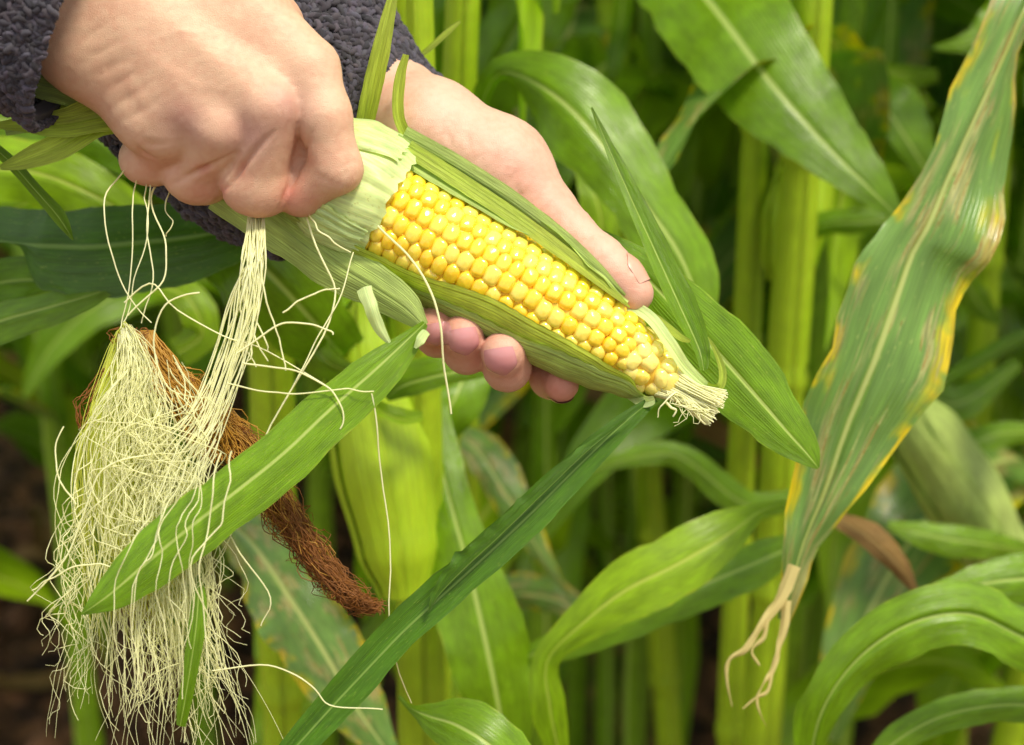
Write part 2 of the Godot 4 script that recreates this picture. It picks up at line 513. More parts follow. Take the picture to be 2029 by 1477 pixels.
func make_ground() -> void:
	var f := FastNoiseLite.new(); f.seed = 8; f.frequency = 1.0; f.fractal_octaves = 3
	var g := Geo.new()
	var n := 181
	for i in n:
		for j in n:
			var a := (float(i) / (n - 1) - 0.5) * 2.0; var b := (float(j) / (n - 1) - 0.5) * 2.0
			var x := signf(a) * (absf(a) * 4.0 + pow(absf(a), 7.0) * 60.0)
			var z := -3.0 + signf(b) * (absf(b) * 4.0 + pow(absf(b), 7.0) * 60.0)
			g.add(Vector3(x, ground_height(x, z, f) - 0.03, z), Vector2(x, z))
	g.sheet(0, n, n)
	var s := part("soil", g, M.soil, self)
	tag(s, "bare brown soil between the maize rows", "", "", "structure")
	var lump := Geo.new()
	for i in 5:
		for j in 8:
			var th := PI * i / 4.0; var ph := TAU * j / 8.0
			var r := 1.0 + 0.35 * f.get_noise_3d(cos(ph) * sin(th) * 2.0, cos(th) * 2.0, sin(ph) * sin(th) * 2.0)
			lump.add(Vector3(cos(ph) * sin(th), cos(th) * 0.7, sin(ph) * sin(th)) * r)
	lump.sheet(0, 5, 8, true)
	var mm := MultiMesh.new()
	mm.transform_format = MultiMesh.TRANSFORM_3D; mm.use_colors = true
	mm.mesh = lump.mesh(); mm.instance_count = 2600
	for k in 2600:
		var x := rng.randf_range(-2.2, 2.2); var z := rng.randf_range(-5.5, -0.8)
		var r := 0.006 + 0.03 * pow(rng.randf(), 4.0)
		var b := Basis.from_euler(Vector3(rng.randf() * TAU, rng.randf() * TAU, rng.randf() * TAU)).scaled(Vector3.ONE * r)
		mm.set_instance_transform(k, Transform3D(b, Vector3(x, ground_height(x, z, f) - 0.03 + r * 0.3, z)))
		var t := rng.randf_range(0.6, 1.3)
		mm.set_instance_color(k, Color(t, t, t))
	var mi := MultiMeshInstance3D.new()
	mi.name = "soil_clods"; mi.multimesh = mm; mi.material_override = M.clod
	tag(mi, "loose crumbs and clods of brown soil", "soil", "", "stuff")
	add_child(mi)
	for k in 26:
		var x := rng.randf_range(-0.9, 1.1); var z := rng.randf_range(-3.2, -1.35)
		var o := thing("dry_leaf", "withered tan maize leaf lying on the brown soil", "dead leaf", Vector3(x, 0, z), "withered leaves on the ground")
		var lg := Geo.new()
		var c := []; var w := []; var nn := []
		var a := rng.randf() * TAU; var len := rng.randf_range(0.10, 0.32); var bend := rng.randf_range(-1.6, 1.6)
		var p := Vector3(x, 0.015, z)
		for i in 15:
			var t := i / 14.0
			p += Vector3(cos(a + bend * t), 0, sin(a + bend * t)) * len / 14.0
			c.append(Vector3(p.x, ground_height(p.x, p.z, f) - 0.012 + 0.02 * sin(t * 5.0 + a) * t, p.z)); w.append(0.016 * sin(PI * clampf(t * 0.9 + 0.08, 0, 1)) + 0.002); nn.append(Vector3(0.3 * sin(a * 3.0), 1, 0.3 * cos(a * 2.0)))
		blade(lg, c, w, w, nn, {"fold": -0.5, "ripple": 0.25, "freq": 9.0, "ragged": 0.1})
		part("blade", lg, M.leaf_dry, o)

# ---------------------------------------------------------------- the rows behind
func make_corn(sd: int, from := 0, shrink := 1.0) -> Node3D:
	var r := RandomNumberGenerator.new(); r.seed = sd
	var o := thing("corn_plant", "tall green maize plant standing in the rows behind", "corn plant", Vector3.ZERO, "maize plants in the rows behind")
	var g := Geo.new()
	var pts := []; var rad := []
	var lean := Vector3(r.randf_range(-0.25, 0.25), 0, r.randf_range(-0.2, 0.2))
	for i in 25:
		var t := i / 24.0
		pts.append(Vector3(0, t * 1.95 - 0.06, 0) + lean * t * t)
		rad.append((0.0135 - 0.006 * t) * (1.0 + (0.16 if i % 2 == 0 else 0.0)))
	tube(g, pts, rad, 10, 5.0)
	part("stalk", g, M.sheath, o)
	var az := r.randf() * TAU
	for k in range(from, 14):
		var h := 0.16 + 0.115 * k + r.randf_range(-0.02, 0.02)
		az += PI + r.randf_range(-0.5, 0.5)
		var dir := Vector3(cos(az), 0, sin(az))
		var p := Vector3(0, h, 0) + lean * (h / 1.95) * (h / 1.95)
		var len := r.randf_range(0.55, 0.85) * shrink; var up := r.randf_range(0.75, 1.15); var droop := r.randf_range(1.5, 3.4)
		var wmax := r.randf_range(0.032, 0.05); var tw := r.randf_range(-1.6, 1.6); var yaw := r.randf_range(-0.5, 0.5)
		var c := []; var w := []; var nn := []
		for i in 19:
			var t := i / 18.0
			var el := up - droop * pow(t, 1.3)
			var d := dir.rotated(Vector3.UP, yaw * t)
			c.append(p)
			p += (d * cos(el) + Vector3.UP * sin(el)) * len / 18.0
			w.append(wmax * pow(sin(PI * pow(clampf(t, 0.0, 0.999) * 0.93 + 0.06, 0.75)), 0.8) + 0.001)
			nn.append((Vector3.UP * cos(el) - d * sin(el)).rotated((d * cos(el) + Vector3.UP * sin(el)).normalized(), tw * t))
		var lg := Geo.new()
		blade(lg, c, w, w, nn, {"fold": -0.35 + 0.3 * r.randf(), "ripple": 0.16, "freq": 7.0 + 3.0 * r.randf(), "phase": r.randf() * TAU, "vscale": 1.6})
		var mm: Material = [M.leaf, M.leaf, M.leaf_bright, M.leaf, M.leaf_sick, M.leaf_bright][r.randi() % 6]
		if k < 2 and r.randf() < 0.3: mm = M.leaf_dry
		part("leaf", lg, mm, o)
	return o

func make_field() -> void:
	var protos := []
	var used := []
	for s in 5:
		protos.append(make_corn(100 + s)); used.append(false)
	var row := 0
	for zr in [-1.8, -2.25, -2.6, -3.3, -4.0, -4.8, -5.7, -6.8]:
		var half: float = 0.34 * absf(zr) + 0.5
		var step := 0.42 if row == 0 else 0.19
		var x: float = -half + rng.randf() * 0.2
		while x < half:
			var k := rng.randi() % 5
			if row < 1 and absf(x / absf(zr) - 0.155) < 0.07:
				x += step
				continue
			var o: Node3D = protos[k]
			if used[k]:
				o = protos[k].duplicate(); o.name = numbered("corn_plant"); add_child(o)
			used[k] = true
			o.position = Vector3(x + rng.randf_range(-0.05, 0.05), -0.02, zr + rng.randf_range(-0.1, 0.1))
			o.rotation.y = rng.randf() * TAU
			o.scale = Vector3.ONE * rng.randf_range(0.9, 1.08)
			x += step * rng.randf_range(0.8, 1.25)
		row += 1
	# taller plants close by that have shed their lower leaves
	var bare := [make_corn(300, 2, 0.75), make_corn(301, 3, 0.62), make_corn(302, 2, 0.8)]
	var k := 0
	for q in [[-0.42, -1.5], [-0.2, -1.62], [0.03, -1.42], [0.13, -1.6], [0.24, -1.36], [0.335, -1.55], [0.46, -1.34], [0.52, -1.6], [-0.05, -1.68], [0.62, -1.45], [0.08, -1.9], [0.2, -1.85], [0.38, -1.95], [-0.3, -1.9], [0.55, -1.9], [0.7, -1.75], [0.3, -2.1], [-0.12, -2.05]]:
		var o: Node3D = bare[k % 3]
		if k > 2:
			o = bare[k % 3].duplicate(); o.name = numbered("corn_plant"); add_child(o)
		o.position = Vector3(q[0], -0.02, q[1]); o.rotation.y = k * 2.1 + 0.4
		o.set_meta("label", "maize plant with a bare lower stalk close behind the hands"); o.set_meta("group", "maize plants close behind the hands")
		k += 1

# ---------------------------------------------------------------- plants close behind the hands
func stalk_at(o: Node3D, px: float, py: float, z: float, dia: float, lean: Vector3, top := 1.9, m: Material = null) -> void:
	var p := P(px, py, z)
	var g := Geo.new()
	var pts := []; var rad := []
	var y := -0.05
	var k := 0
	while y < top:
		var dy := y - p.y
		for e in [[0.0, 0.94], [0.006, 1.14], [0.014, 1.2], [0.020, 1.02], [0.026, 1.09], [0.09, 1.05], [0.150, 1.0]]:
			pts.append(Vector3(p.x, p.y + dy + e[0], p.z) + lean * (dy + e[0]))
			rad.append(dia * 0.5 * e[1] * (1.0 - 0.22 * clampf(y / 2.0, 0, 1)))
		y += 0.165; k += 1
	tube(g, pts, rad, 20, 5.0)
	part("stalk", g, M.stalk if m == null else m, o)

func plant(label: String, px: float, py: float, z: float, dia: float, lean := Vector3.ZERO, top := 1.9) -> Node3D:
	var p := P(px, py, z)
	var b := Vector3(p.x, 0, p.z) - lean * p.y
	b.y = 0
	var o := thing("corn_plant", label, "corn plant", b, "")
	stalk_at(o, px, py, z, dia, lean, top)
	return o

func lf(o: Node3D, m: Material, pts: Array, opt := {}, called := "leaf") -> MeshInstance3D:
	return part(called, leaf_px(pts, opt, opt.get("seg", 34)), m, o)

# an ear still wrapped in its husk, from its foot p to its tip q
func wrapped_ear(o: Node3D, p: Vector3, q: Vector3, r: float, m: Material, sd: int) -> void:
	var rr := RandomNumberGenerator.new(); rr.seed = sd
	var ax := (q - p).normalized()
	var a := (-cam_f - ax * (-cam_f).dot(ax)).normalized(); var b := ax.cross(a)
	var len := p.distance_to(q)
	var core := Geo.new()
	for i in 21:
		var t := i / 20.0
		var pr := r * 0.93 * table([[0.0, 0.45], [0.15, 0.8], [0.4, 1.0], [0.7, 0.85], [0.9, 0.45], [1.0, 0.12]], t)
		for k in 24:
			var an := TAU * k / 24.0
			core.add(p + ax * len * t + (a * cos(an) + b * sin(an)) * pr, Vector2(k / 12.0, t * len * 4.0))
	core.sheet(0, 21, 24, true)
	var e := part("ear", core, m, o)
	for s in 5:
		var g := Geo.new()
		var a0 := TAU * s / 5.0 + rr.randf_range(-0.2, 0.2) + 0.5
		var end := rr.randf_range(0.85, 1.06)
		for i in 23:
			var t := i / 22.0 * end
			var pr := r * table([[0.0, 0.5], [0.15, 0.84], [0.4, 1.04], [0.7, 0.9], [0.9, 0.5], [1.0, 0.2], [1.2, 0.1]], t)
			var half := 0.85 * (1.0 - pow(i / 22.0, 4.0)) + 0.05
			for k in 13:
				var u := k / 6.0 - 1.0
				var an := a0 + half * u
				var rad := pr + 0.0012 + 0.0016 * u + 0.0006 * sin(u * 15.0 + s)
				g.add(p + ax * len * t + (a * cos(an) + b * sin(an)) * rad, Vector2(k / 12.0, t * len * 4.0))
		g.sheet(0, 23, 13)
		part("husk_leaf", g, m, e, true)

func make_near_plants() -> void:
	# plant with the glowing yellow-green ear, behind the peeled ear
	var o := plant("maize plant with a fat yellow-green wrapped ear behind the peeled ear", 835, 1300, -310, 0.030, Vector3(0.0, 0, 0))
	wrapped_ear(o, P(800, 1175, -262), P(690, 520, -235), 0.025, M.stalk, 3)
	lf(o, M.leaf, [[800, 1000, -300, 60, 50, 20], [860, 860, -290, 50, 50, 10], [905, 780, -290, 48, 58, -10], [930, 700, -310, 40, 60, -30], [960, 600, -340, 20, 30, -40]], {"fold": 0.3})
	lf(o, M.leaf, [[850, 760, -290, 20, 30, 20], [870, 900, -275, 40, 70, 15], [900, 1020, -262, 45, 80, 5], [930, 1130, -255, 60, 88, 0], [960, 1260, -255, 88, 85, -8], [985, 1380, -262, 85, 70, -16], [1010, 1520, -280, 50, 40, -20]], {"fold": 0.25, "ripple": 0.08})
	lf(o, M.leaf, [[700, 500, -235, 60, 50, 0], [640, 590, -215, 45, 60, 10], [618, 660, -205, 36, 70, 25], [650, 720, -200, 30, 60, 40], [730, 745, -205, 10, 30, 50]], {"fold": 0.2})
	lf(o, M.leaf, [[765, 790, -210, 10, 8, 0], [800, 765, -200, 40, 26, 10], [870, 745, -195, 42, 24, 10], [960, 725, -200, 26, 22, 10], [1060, 690, -215, 8, 8, 0]], {"fold": 0.15})
	lf(o, M.leaf_bright, [[728, 795, -205, 10, 6, 0], [760, 818, -198, 20, 10, 0], [800, 832, -198, 22, 10, 0], [838, 826, -205, 10, 8, 0]], {"fold": -0.4})
	# plant at the left whose leaves hang behind the silk
	o = plant("maize plant behind the hanging silk with a brown-edged leaf", 560, 1420, -420, 0.028, Vector3(0.02, 0, 0))
	lf(o, M.leaf_sick, [[430, 1020, -330, 40, 50, 20], [500, 1080, -300, 70, 80, 12], [570, 1180, -280, 85, 95, 6], [640, 1290, -272, 80, 85, 0], [705, 1400, -270, 62, 60, -8], [775, 1500, -275, 20, 20, -14]], {"fold": 0.2, "ripple": 0.1})
	lf(o, M.leaf, [[690, 720, -230, 60, 50, 0], [640, 660, -190, 88, 70, 5], [565, 575, -160, 105, 95, 10], [490, 500, -150, 100, 90, 10], [400, 420, -170, 60, 60, 12]], {"fold": 0.22, "ripple": 0.06})
	lf(o, M.leaf_bright, [[350, 700, -300, 30, 30, 0], [400, 660, -290, 40, 34, 0], [370, 590, -290, 30, 40, 10], [300, 560, -300, 14, 14, 20]], {"fold": 0.2})
	lf(o, M.leaf_bright, [[540, 1500, -430, 50, 60, 0], [560, 1350, -425, 60, 70, 0], [545, 1200, -425, 50, 60, 0], [530, 1050, -440, 30, 30, 0]], {"fold": 0.6})
	# plant out of the frame at the left with the notched dark leaf
	o = plant("maize plant at the left reaching a broad dark notched leaf behind the silk", -330, 700, -110, 0.027, Vector3(0, 0, 0))
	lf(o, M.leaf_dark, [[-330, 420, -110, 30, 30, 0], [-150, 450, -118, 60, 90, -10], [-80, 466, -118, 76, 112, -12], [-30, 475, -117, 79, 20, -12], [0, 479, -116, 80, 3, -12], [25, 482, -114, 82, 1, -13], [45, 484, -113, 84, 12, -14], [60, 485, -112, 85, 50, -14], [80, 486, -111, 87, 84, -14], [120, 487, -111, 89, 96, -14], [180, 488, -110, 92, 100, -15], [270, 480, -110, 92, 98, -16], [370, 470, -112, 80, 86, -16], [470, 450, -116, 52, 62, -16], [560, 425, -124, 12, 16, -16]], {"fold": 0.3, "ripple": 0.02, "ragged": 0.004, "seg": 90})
	lf(o, M.leaf, [[-330, 620, -140, 30, 30, 0], [-150, 590, -140, 40, 40, 0], [0, 560, -135, 50, 40, 0], [70, 555, -135, 44, 30, 0], [140, 560, -138, 12, 8, 0]], {"fold": 0.2})
	lf(o, M.leaf, [[-330, 760, -130, 40, 40, 0], [-120, 680, -120, 46, 50, -10], [0, 635, -115, 44, 46, -16], [100, 607, -110, 36, 38, -20], [190, 580, -110, 20, 22, -24], [250, 555, -115, 3, 3, -24]], {"fold": 0.3, "ripple": 0.05})
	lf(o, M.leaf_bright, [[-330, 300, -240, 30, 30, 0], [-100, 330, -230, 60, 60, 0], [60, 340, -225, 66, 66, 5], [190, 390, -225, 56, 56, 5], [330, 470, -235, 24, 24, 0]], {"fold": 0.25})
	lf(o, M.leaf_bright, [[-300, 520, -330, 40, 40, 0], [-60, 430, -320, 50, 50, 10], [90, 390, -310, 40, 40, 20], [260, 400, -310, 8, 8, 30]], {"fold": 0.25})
	lf(o, M.leaf, [[-200, 200, -350, 50, 50, 0], [20, 240, -340, 70, 70, 0], [160, 260, -330, 60, 60, 5], [300, 340, -330, 30, 30, 10]], {"fold": 0.25})
	lf(o, M.leaf_bright, [[-20, 440, -260, 30, 30, 10], [60, 400, -255, 34, 30, 10], [150, 395, -260, 10, 10, 20]], {"fold": 0.3})
	# plant above the far wrist
	o = plant("slender maize plant rising behind the far wrist and sleeve", 925, 80, -520, 0.020, Vector3(0.03, 0, 0))
	lf(o, M.leaf, [[905, 420, -500, 30, 30, 0], [850, 180, -450, 50, 56, 0], [835, 60, -430, 60, 60, 0], [830, -60, -430, 50, 60, 0]], {"fold": 0.2})
	lf(o, M.leaf, [[880, 330, -540, 20, 20, 0], [930, 210, -520, 40, 70, 0], [985, 120, -510, 66, 90, 0], [1050, 10, -500, 80, 86, 0], [1100, -90, -500, 80, 80, 0]], {"fold": 0.15, "rib": 0.004})
	# the plant whose bent leaf hangs behind the thumb
	o = plant("maize plant with a long leaf bent over behind the thumb", 905, 300, -330, 0.022, Vector3(0.05, 0, 0.03))
	lf(o, M.leaf, [[915, 420, -330, 16, 14, 0], [940, 260, -290, 22, 18, 10], [985, 150, -260, 30, 16, 40], [1060, 165, -245, 66, 62, 25], [1140, 225, -235, 95, 92, 8], [1215, 315, -228, 92, 70, -4], [1280, 405, -224, 78, 66, -8], [1340, 490, -222, 74, 72, -10], [1375, 570, -222, 62, 40, -12], [1400, 660, -226, 24, 20, -12]], {"fold": 0.34, "ripple": 0.05})
	lf(o, M.leaf_bright, [[1140, 560, -360, 20, 20, 0], [1190, 470, -350, 40, 36, 0], [1180, 390, -350, 34, 40, 0], [1150, 320, -360, 14, 14, 0]], {"fold": 0.2})
	lf(o, M.leaf, [[1100, 700, -430, 30, 30, 0], [1080, 500, -420, 50, 50, 0], [1060, 380, -410, 44, 44, 0], [1010, 260, -420, 20, 20, 0]], {"fold": 0.2})
	# dark plant above right of centre
	o = plant("maize plant with a broad deep green leaf crossing above the fat stalk", 1215, 60, -800, 0.026, Vector3(-0.1, 0, 0))
	lf(o, M.leaf, [[1205, -260, -560, 40, 40, 0], [1300, -120, -430, 90, 90, 6], [1420, 20, -360, 125, 115, 6], [1530, 165, -330, 110, 105, 4], [1640, 290, -318, 82, 62, 0], [1720, 370, -312, 52, 34, -4], [1790, 440, -312, 8, 8, -6]], {"fold": 0.12, "ripple": 0.05})
	lf(o, M.leaf, [[1215, -140, -700, 14, 14, 0], [1235, -40, -640, 22, 20, 0], [1228, 60, -600, 20, 20, 0], [1215, 140, -590, 12, 14, 0], [1200, 190, -600, 3, 3, 0]], {"fold": 0.2})
	lf(o, M.leaf_bright, [[1260, 520, -640, 16, 16, 0], [1290, 420, -630, 34, 30, 0], [1270, 340, -630, 36, 36, 0], [1230, 270, -640, 16, 16, 0]], {"fold": 0.3})
	# fat pale stalk right of the ear
	o = plant("thick pale maize stalk with a stout sheath right of the peeled ear", 1548, 900, -500, 0.029, Vector3(0.005, 0, 0), 1.02)
	stalk_at(o, 1492, 380, -500, 0.021, Vector3(-0.01, 0, 0), 1.9)
	wrapped_ear(o, P(1555, 560, -480), P(1612, 250, -470), 0.020, M.stalk, 9)
	lf(o, M.leaf, [[1560, 520, -470, 10, 8, 0], [1585, 465, -455, 24, 24, 10], [1640, 445, -445, 26, 26, 20], [1720, 440, -440, 30, 24, 20], [1830, 430, -440, 10, 10, 20]], {"fold": 0.25})
	lf(o, M.leaf, [[1600, 980, -470, 16, 16, 0], [1480, 1000, -450, 30, 30, 0], [1330, 900, -440, 26, 26, 0], [1150, 940, -440, 6, 6, 0]], {"fold": 0.3})
	lf(o, M.leaf, [[1590, 1075, -300, 24, 24, 10], [1500, 1115, -270, 46, 44, 14], [1380, 1165, -258, 48, 46, 16], [1250, 1225, -255, 40, 42, 16], [1120, 1275, -262, 34, 34, 12], [1020, 1310, -275, 16, 16, 8]], {"fold": 0.3, "ripple": 0.08})
	lf(o, M.leaf_bright, [[1600, 1000, -250, 8, 8, 0], [1520, 1008, -220, 10, 16, 10], [1440, 1062, -200, 40, 58, 12], [1340, 1120, -192, 66, 66, 12], [1240, 1170, -190, 62, 60, 10], [1150, 1240, -192, 38, 40, 8], [1085, 1310, -200, 24, 30, 0], [1090, 1400, -205, 34, 40, -10], [1105, 1480, -215, 26, 26, -10], [1120, 1560, -225, 8, 8, -10]], {"fold": 0.2, "ripple": 0.04})
	lf(o, M.leaf_dry, [[1660, 1030, -300, 16, 16, 0], [1720, 1065, -290, 30, 24, 20], [1780, 1120, -290, 22, 22, 10], [1820, 1180, -300, 4, 4, 0]], {"fold": 0.3})
	# sound stalk at the right
	o = plant("maize plant with a ringed bright green stalk at the right", 1965, 400, -700, 0.026, Vector3(-0.03, 0, 0))
	lf(o, M.leaf, [[1985, 640, -690, 8, 8, 0], [1940, 600, -670, 26, 30, 0], [1900, 520, -650, 34, 34, 0], [1890, 430, -650, 20, 20, 0], [1900, 350, -650, 4, 4, 0]], {"fold": 0.3})
	lf(o, M.leaf, [[2020, 720, -650, 12, 12, 0], [1900, 800, -600, 40, 36, 0], [1820, 760, -590, 34, 30, 0], [1770, 690, -600, 8, 8, 0]], {"fold": 0.3})
	lf(o, M.leaf, [[2040, 660, -560, 12, 12, 0], [1960, 700, -540, 16, 16, 10], [1880, 750, -530, 12, 12, 10], [1820, 790, -530, 3, 3, 10]], {"fold": 0.3})
	lf(o, M.leaf, [[2100, -60, -600, 40, 40, 0], [2000, 30, -560, 52, 50, 10], [1930, 80, -550, 24, 26, 10], [1850, 95, -550, 4, 4, 10]], {"fold": 0.3})
	# paler plant behind it
	o = plant("maize plant with a small yellow glowing leaf and grey-green leaf in the upper right", 1720, 60, -900, 0.024, Vector3(0.05, 0, 0))
	lf(o, M.leaf_bright, [[1860, 150, -720, 12, 12, 0], [1780, 145, -700, 32, 26, 20], [1700, 130, -690, 26, 26, 20], [1620, 150, -690, 8, 10, 20]], {"fold": 0.3})
	lf(o, M.leaf_bright, [[1690, 160, -600, 22, 22, 0], [1655, 210, -590, 40, 36, 0], [1660, 260, -590, 34, 26, 0], [1675, 310, -595, 8, 6, 0]], {"fold": 0.15})
	lf(o, M.leaf, [[1620, 150, -620, 6, 6, 0], [1680, 165, -600, 36, 16, 0], [1750, 210, -585, 70, 30, 0], [1800, 280, -580, 60, 30, 0], [1850, 360, -585, 30, 24, 0]], {"fold": 0.2})
	lf(o, M.leaf, [[1480, -60, -800, 30, 30, 0], [1530, 60, -780, 36, 36, 0], [1570, 130, -780, 26, 26, 0], [1590, 200, -790, 5, 5, 0]], {"fold": 0.2})
	# plant out of the frame at the right with the scorched leaf
	o = plant("maize plant at the right with a long scorched yellow-edged leaf hanging down", 2330, 300, -190, 0.027, Vector3(0, 0, 0))
	var l := lf(o, M.leaf_sick, [[2330, -330, -190, 30, 30, 0], [2150, -170, -170, 40, 70, -8], [2050, -10, -150, 30, 76, -12], [1998, 105, -144, 26, 72, -14], [1955, 195, -140, 96, 72, -14], [1895, 320, -134, 138, 50, -14], [1842, 440, -128, 148, 68, 9], [1812, 500, -129, 138, 84, -4], [1785, 580, -126, 140, 106, -8], [1735, 710, -121, 146, 96, 10], [1680, 850, -124, 110, 94, -2], [1632, 980, -126, 62, 70, 22], [1594, 1080, -128, 34, 46, -12], [1568, 1160, -130, 26, 22, 26], [1552, 1230, -132, 14, 12, 30]], {"fold": 0.22, "ripple": 0.09, "freq": 7.0, "rib": 0.003, "vscale": 1.3, "phase": 1.0})
	l.set_meta("label", "scorched leaf with yellow margins and a frayed tip")
	for q in [[[1572, 1120, -129, 16, 10, 10], [1545, 1185, -128, 12, 12, 40], [1510, 1240, -126, 9, 7, -30], [1475, 1285, -126, 8, 5, 30], [1446, 1310, -127, 5, 4, -40], [1440, 1345, -128, 3, 3, 20], [1450, 1400, -128, 1, 1, 60]],
			[[1560, 1190, -130, 9, 12, 0], [1552, 1240, -129, 9, 9, 50], [1545, 1290, -128, 6, 6, -40], [1530, 1330, -128, 5, 6, 30], [1512, 1360, -127, 5, 4, -50], [1500, 1395, -127, 3, 2, 10], [1518, 1440, -128, 1, 1, 60]],
			[[1530, 1330, -128, 4, 4, 0], [1520, 1368, -127, 4, 3, 60], [1498, 1385, -127, 3, 3, -30], [1472, 1405, -127, 1, 1, 20]],
			[[1520, 1225, -127, 6, 5, 0], [1512, 1262, -127, 5, 4, 50], [1492, 1290, -127, 4, 3, -50], [1505, 1320, -127, 2, 2, 30]]]:
		part("frayed_tip", leaf_px(q, {"fold": 0.5, "ripple": 0.3, "freq": 30.0, "rib": 0.0}, 26), M.withered, l, true)
	lf(o, M.leaf, [[2330, 1300, -190, 40, 40, 0], [2150, 1310, -170, 60, 60, 10], [2029, 1262, -156, 64, 58, 10], [1930, 1218, -150, 62, 66, 8], [1830, 1228, -146, 66, 62, 4], [1740, 1275, -146, 66, 56, 0], [1670, 1345, -150, 50, 50, -6], [1625, 1430, -158, 36, 48, -10], [1605, 1530, -170, 20, 26, -14]], {"fold": 0.26, "ripple": 0.14, "freq": 8.0, "rib": 0.003})
	lf(o, M.leaf, [[2330, 1180, -240, 40, 40, 0], [2130, 1150, -230, 60, 60, 0], [2000, 1150, -222, 46, 50, 6], [1890, 1170, -216, 30, 28, 10], [1780, 1195, -216, 6, 6, 10]], {"fold": 0.3})
	lf(o, M.leaf, [[2330, 1420, -230, 40, 40, 0], [2120, 1405, -210, 40, 44, 0], [1990, 1398, -200, 36, 36, 6], [1870, 1420, -196, 32, 34, 10], [1770, 1475, -196, 26, 30, 10], [1690, 1560, -200, 6, 6, 10]], {"fold": 0.3, "ripple": 0.12})
	# the slanting wrapped ear at the lower right
	o = plant("maize plant at the lower right carrying a slanting pale wrapped ear", 2080, 1180, -560, 0.030, Vector3(0.1, 0, 0))
	wrapped_ear(o, P(2010, 1150, -500), P(1755, 740, -440), 0.0255, M.husk, 21)
	lf(o, M.leaf, [[2060, 1100, -480, 16, 16, 0], [1960, 1080, -430, 30, 28, 0], [1860, 1065, -420, 34, 30, 10], [1760, 1040, -420, 8, 8, 10]], {"fold": 0.3})
	lf(o, M.leaf, [[2080, 860, -520, 12, 12, 0], [1980, 860, -500, 26, 26, 10], [1900, 900, -490, 20, 20, 10], [1880, 960, -490, 4, 4, 10]], {"fold": 0.3})
	# leaf stump under the frame's lower edge
	o = plant("maize plant under the husk leaf with a torn broad leaf", 760, 1700, -120, 0.024, Vector3(0, 0, 0), 0.72)
	lf(o, M.leaf, [[790, 1380, -95, 4, 5, 0], [815, 1405, -82, 8, 10, 0], [850, 1420, -72, 30, 34, -14], [910, 1440, -64, 62, 60, -16], [985, 1490, -60, 66, 60, -16], [1060, 1580, -64, 50, 50, -16]], {"fold": 0.26, "ripple": 0.03})
	# small spotted leaf in the dark gap
	o = plant("maize plant in the dark gap with a yellow-spotted drooping leaf", 930, 1500, -640, 0.020, Vector3(0, 0, 0), 1.1)
	lf(o, M.leaf_sick, [[905, 860, -480, 20, 20, 0], [950, 900, -465, 48, 34, 4], [1005, 985, -455, 46, 36, 6], [1055, 1070, -450, 28, 26, 10], [1100, 1140, -450, 10, 8, 10], [1130, 1185, -455, 3, 3, 10]], {"fold": 0.25})
	lf(o, M.leaf_sick, [[930, 1230, -560, 30, 30, 0], [1020, 1180, -540, 40, 36, 10], [1100, 1190, -530, 40, 30, 10], [1190, 1230, -530, 6, 6, 10]], {"fold": 0.25})

# ---------------------------------------------------------------- the ear being peeled
const COB_R := [[0.0, 112.0], [200.0, 112.0], [350.0, 107.0], [450.0, 98.0], [512.0, 87.0], [580.0, 68.0], [640.0, 46.0], [680.0, 25.0], [695.0, 6.0]]
var ear_o: Vector3
var ear_u: Vector3
var ear_v: Vector3
var ear_n: Vector3
var px0: float

func E(s: float, th: float, r: float) -> Vector3:      # along the ear and off its axis in pixels at its distance; th = 0 faces the camera
	return ear_o + ear_u * (s * px0) + (ear_v * cos(th) + ear_n * sin(th)) * (r * px0)

func shell(o: Node3D, m: Material, s0: float, s1: float, t0: Array, t1: Array, rad: Array, opt := {}, called := "husk_leaf") -> MeshInstance3D:
	var g := Geo.new()
	var rows := 60; var cols := 57
	var lift0: float = opt.get("lift0", 0.0); var lift1: float = opt.get("lift1", 0.0)
	var pleat: float = opt.get("pleat", 0.8); var pf: float = opt.get("pf", 9.0); var ph: float = opt.get("phase", 0.0)
	var rag: float = opt.get("ragged", 1.5)
	var shift: float = opt.get("shift", 0.0)
	for i in rows + 1:
		var s := lerpf(s0, s1, float(i) / rows)
		var a := deg_to_rad(table(t0, s)); var b := deg_to_rad(table(t1, s))
		var jag := deg_to_rad(rag) * (sin(s * 0.21 + ph) + 0.6 * sin(s * 0.57 + ph * 2.0))
		var r0 := table(rad, s)
		for j in cols:
			var u := float(j) / (cols - 1)
			var r := r0 + lift0 * pow(1.0 - u, float(opt.get("lexp", 5.0))) + lift1 * pow(u, 5.0) + pleat * (2.2 * drift.get_noise_2d(u * pf * 1.7 + ph * 9.0, s * 0.006) + 1.6 * drift.get_noise_2d(u * pf * 5.0 + ph * 5.0, s * 0.004 + 7.0))
			var sx := s
			if opt.has("skew"): sx += float(opt.skew) * (u - 0.5) * float(i) / rows
			if opt.has("frill"): sx += float(opt.frill) * 2.4 * drift.get_noise_2d(u * 14.0 + ph, 3.0) * pow(float(i) / rows, 4.0)
			g.add(E(sx, lerpf(a, b, u) + (jag if j == 0 else 0.0), r) + ear_n * (shift * px0), Vector2(u, s * px0 * 5.0))
	g.sheet(0, rows + 1, cols)
	return part(called, g, m, o)

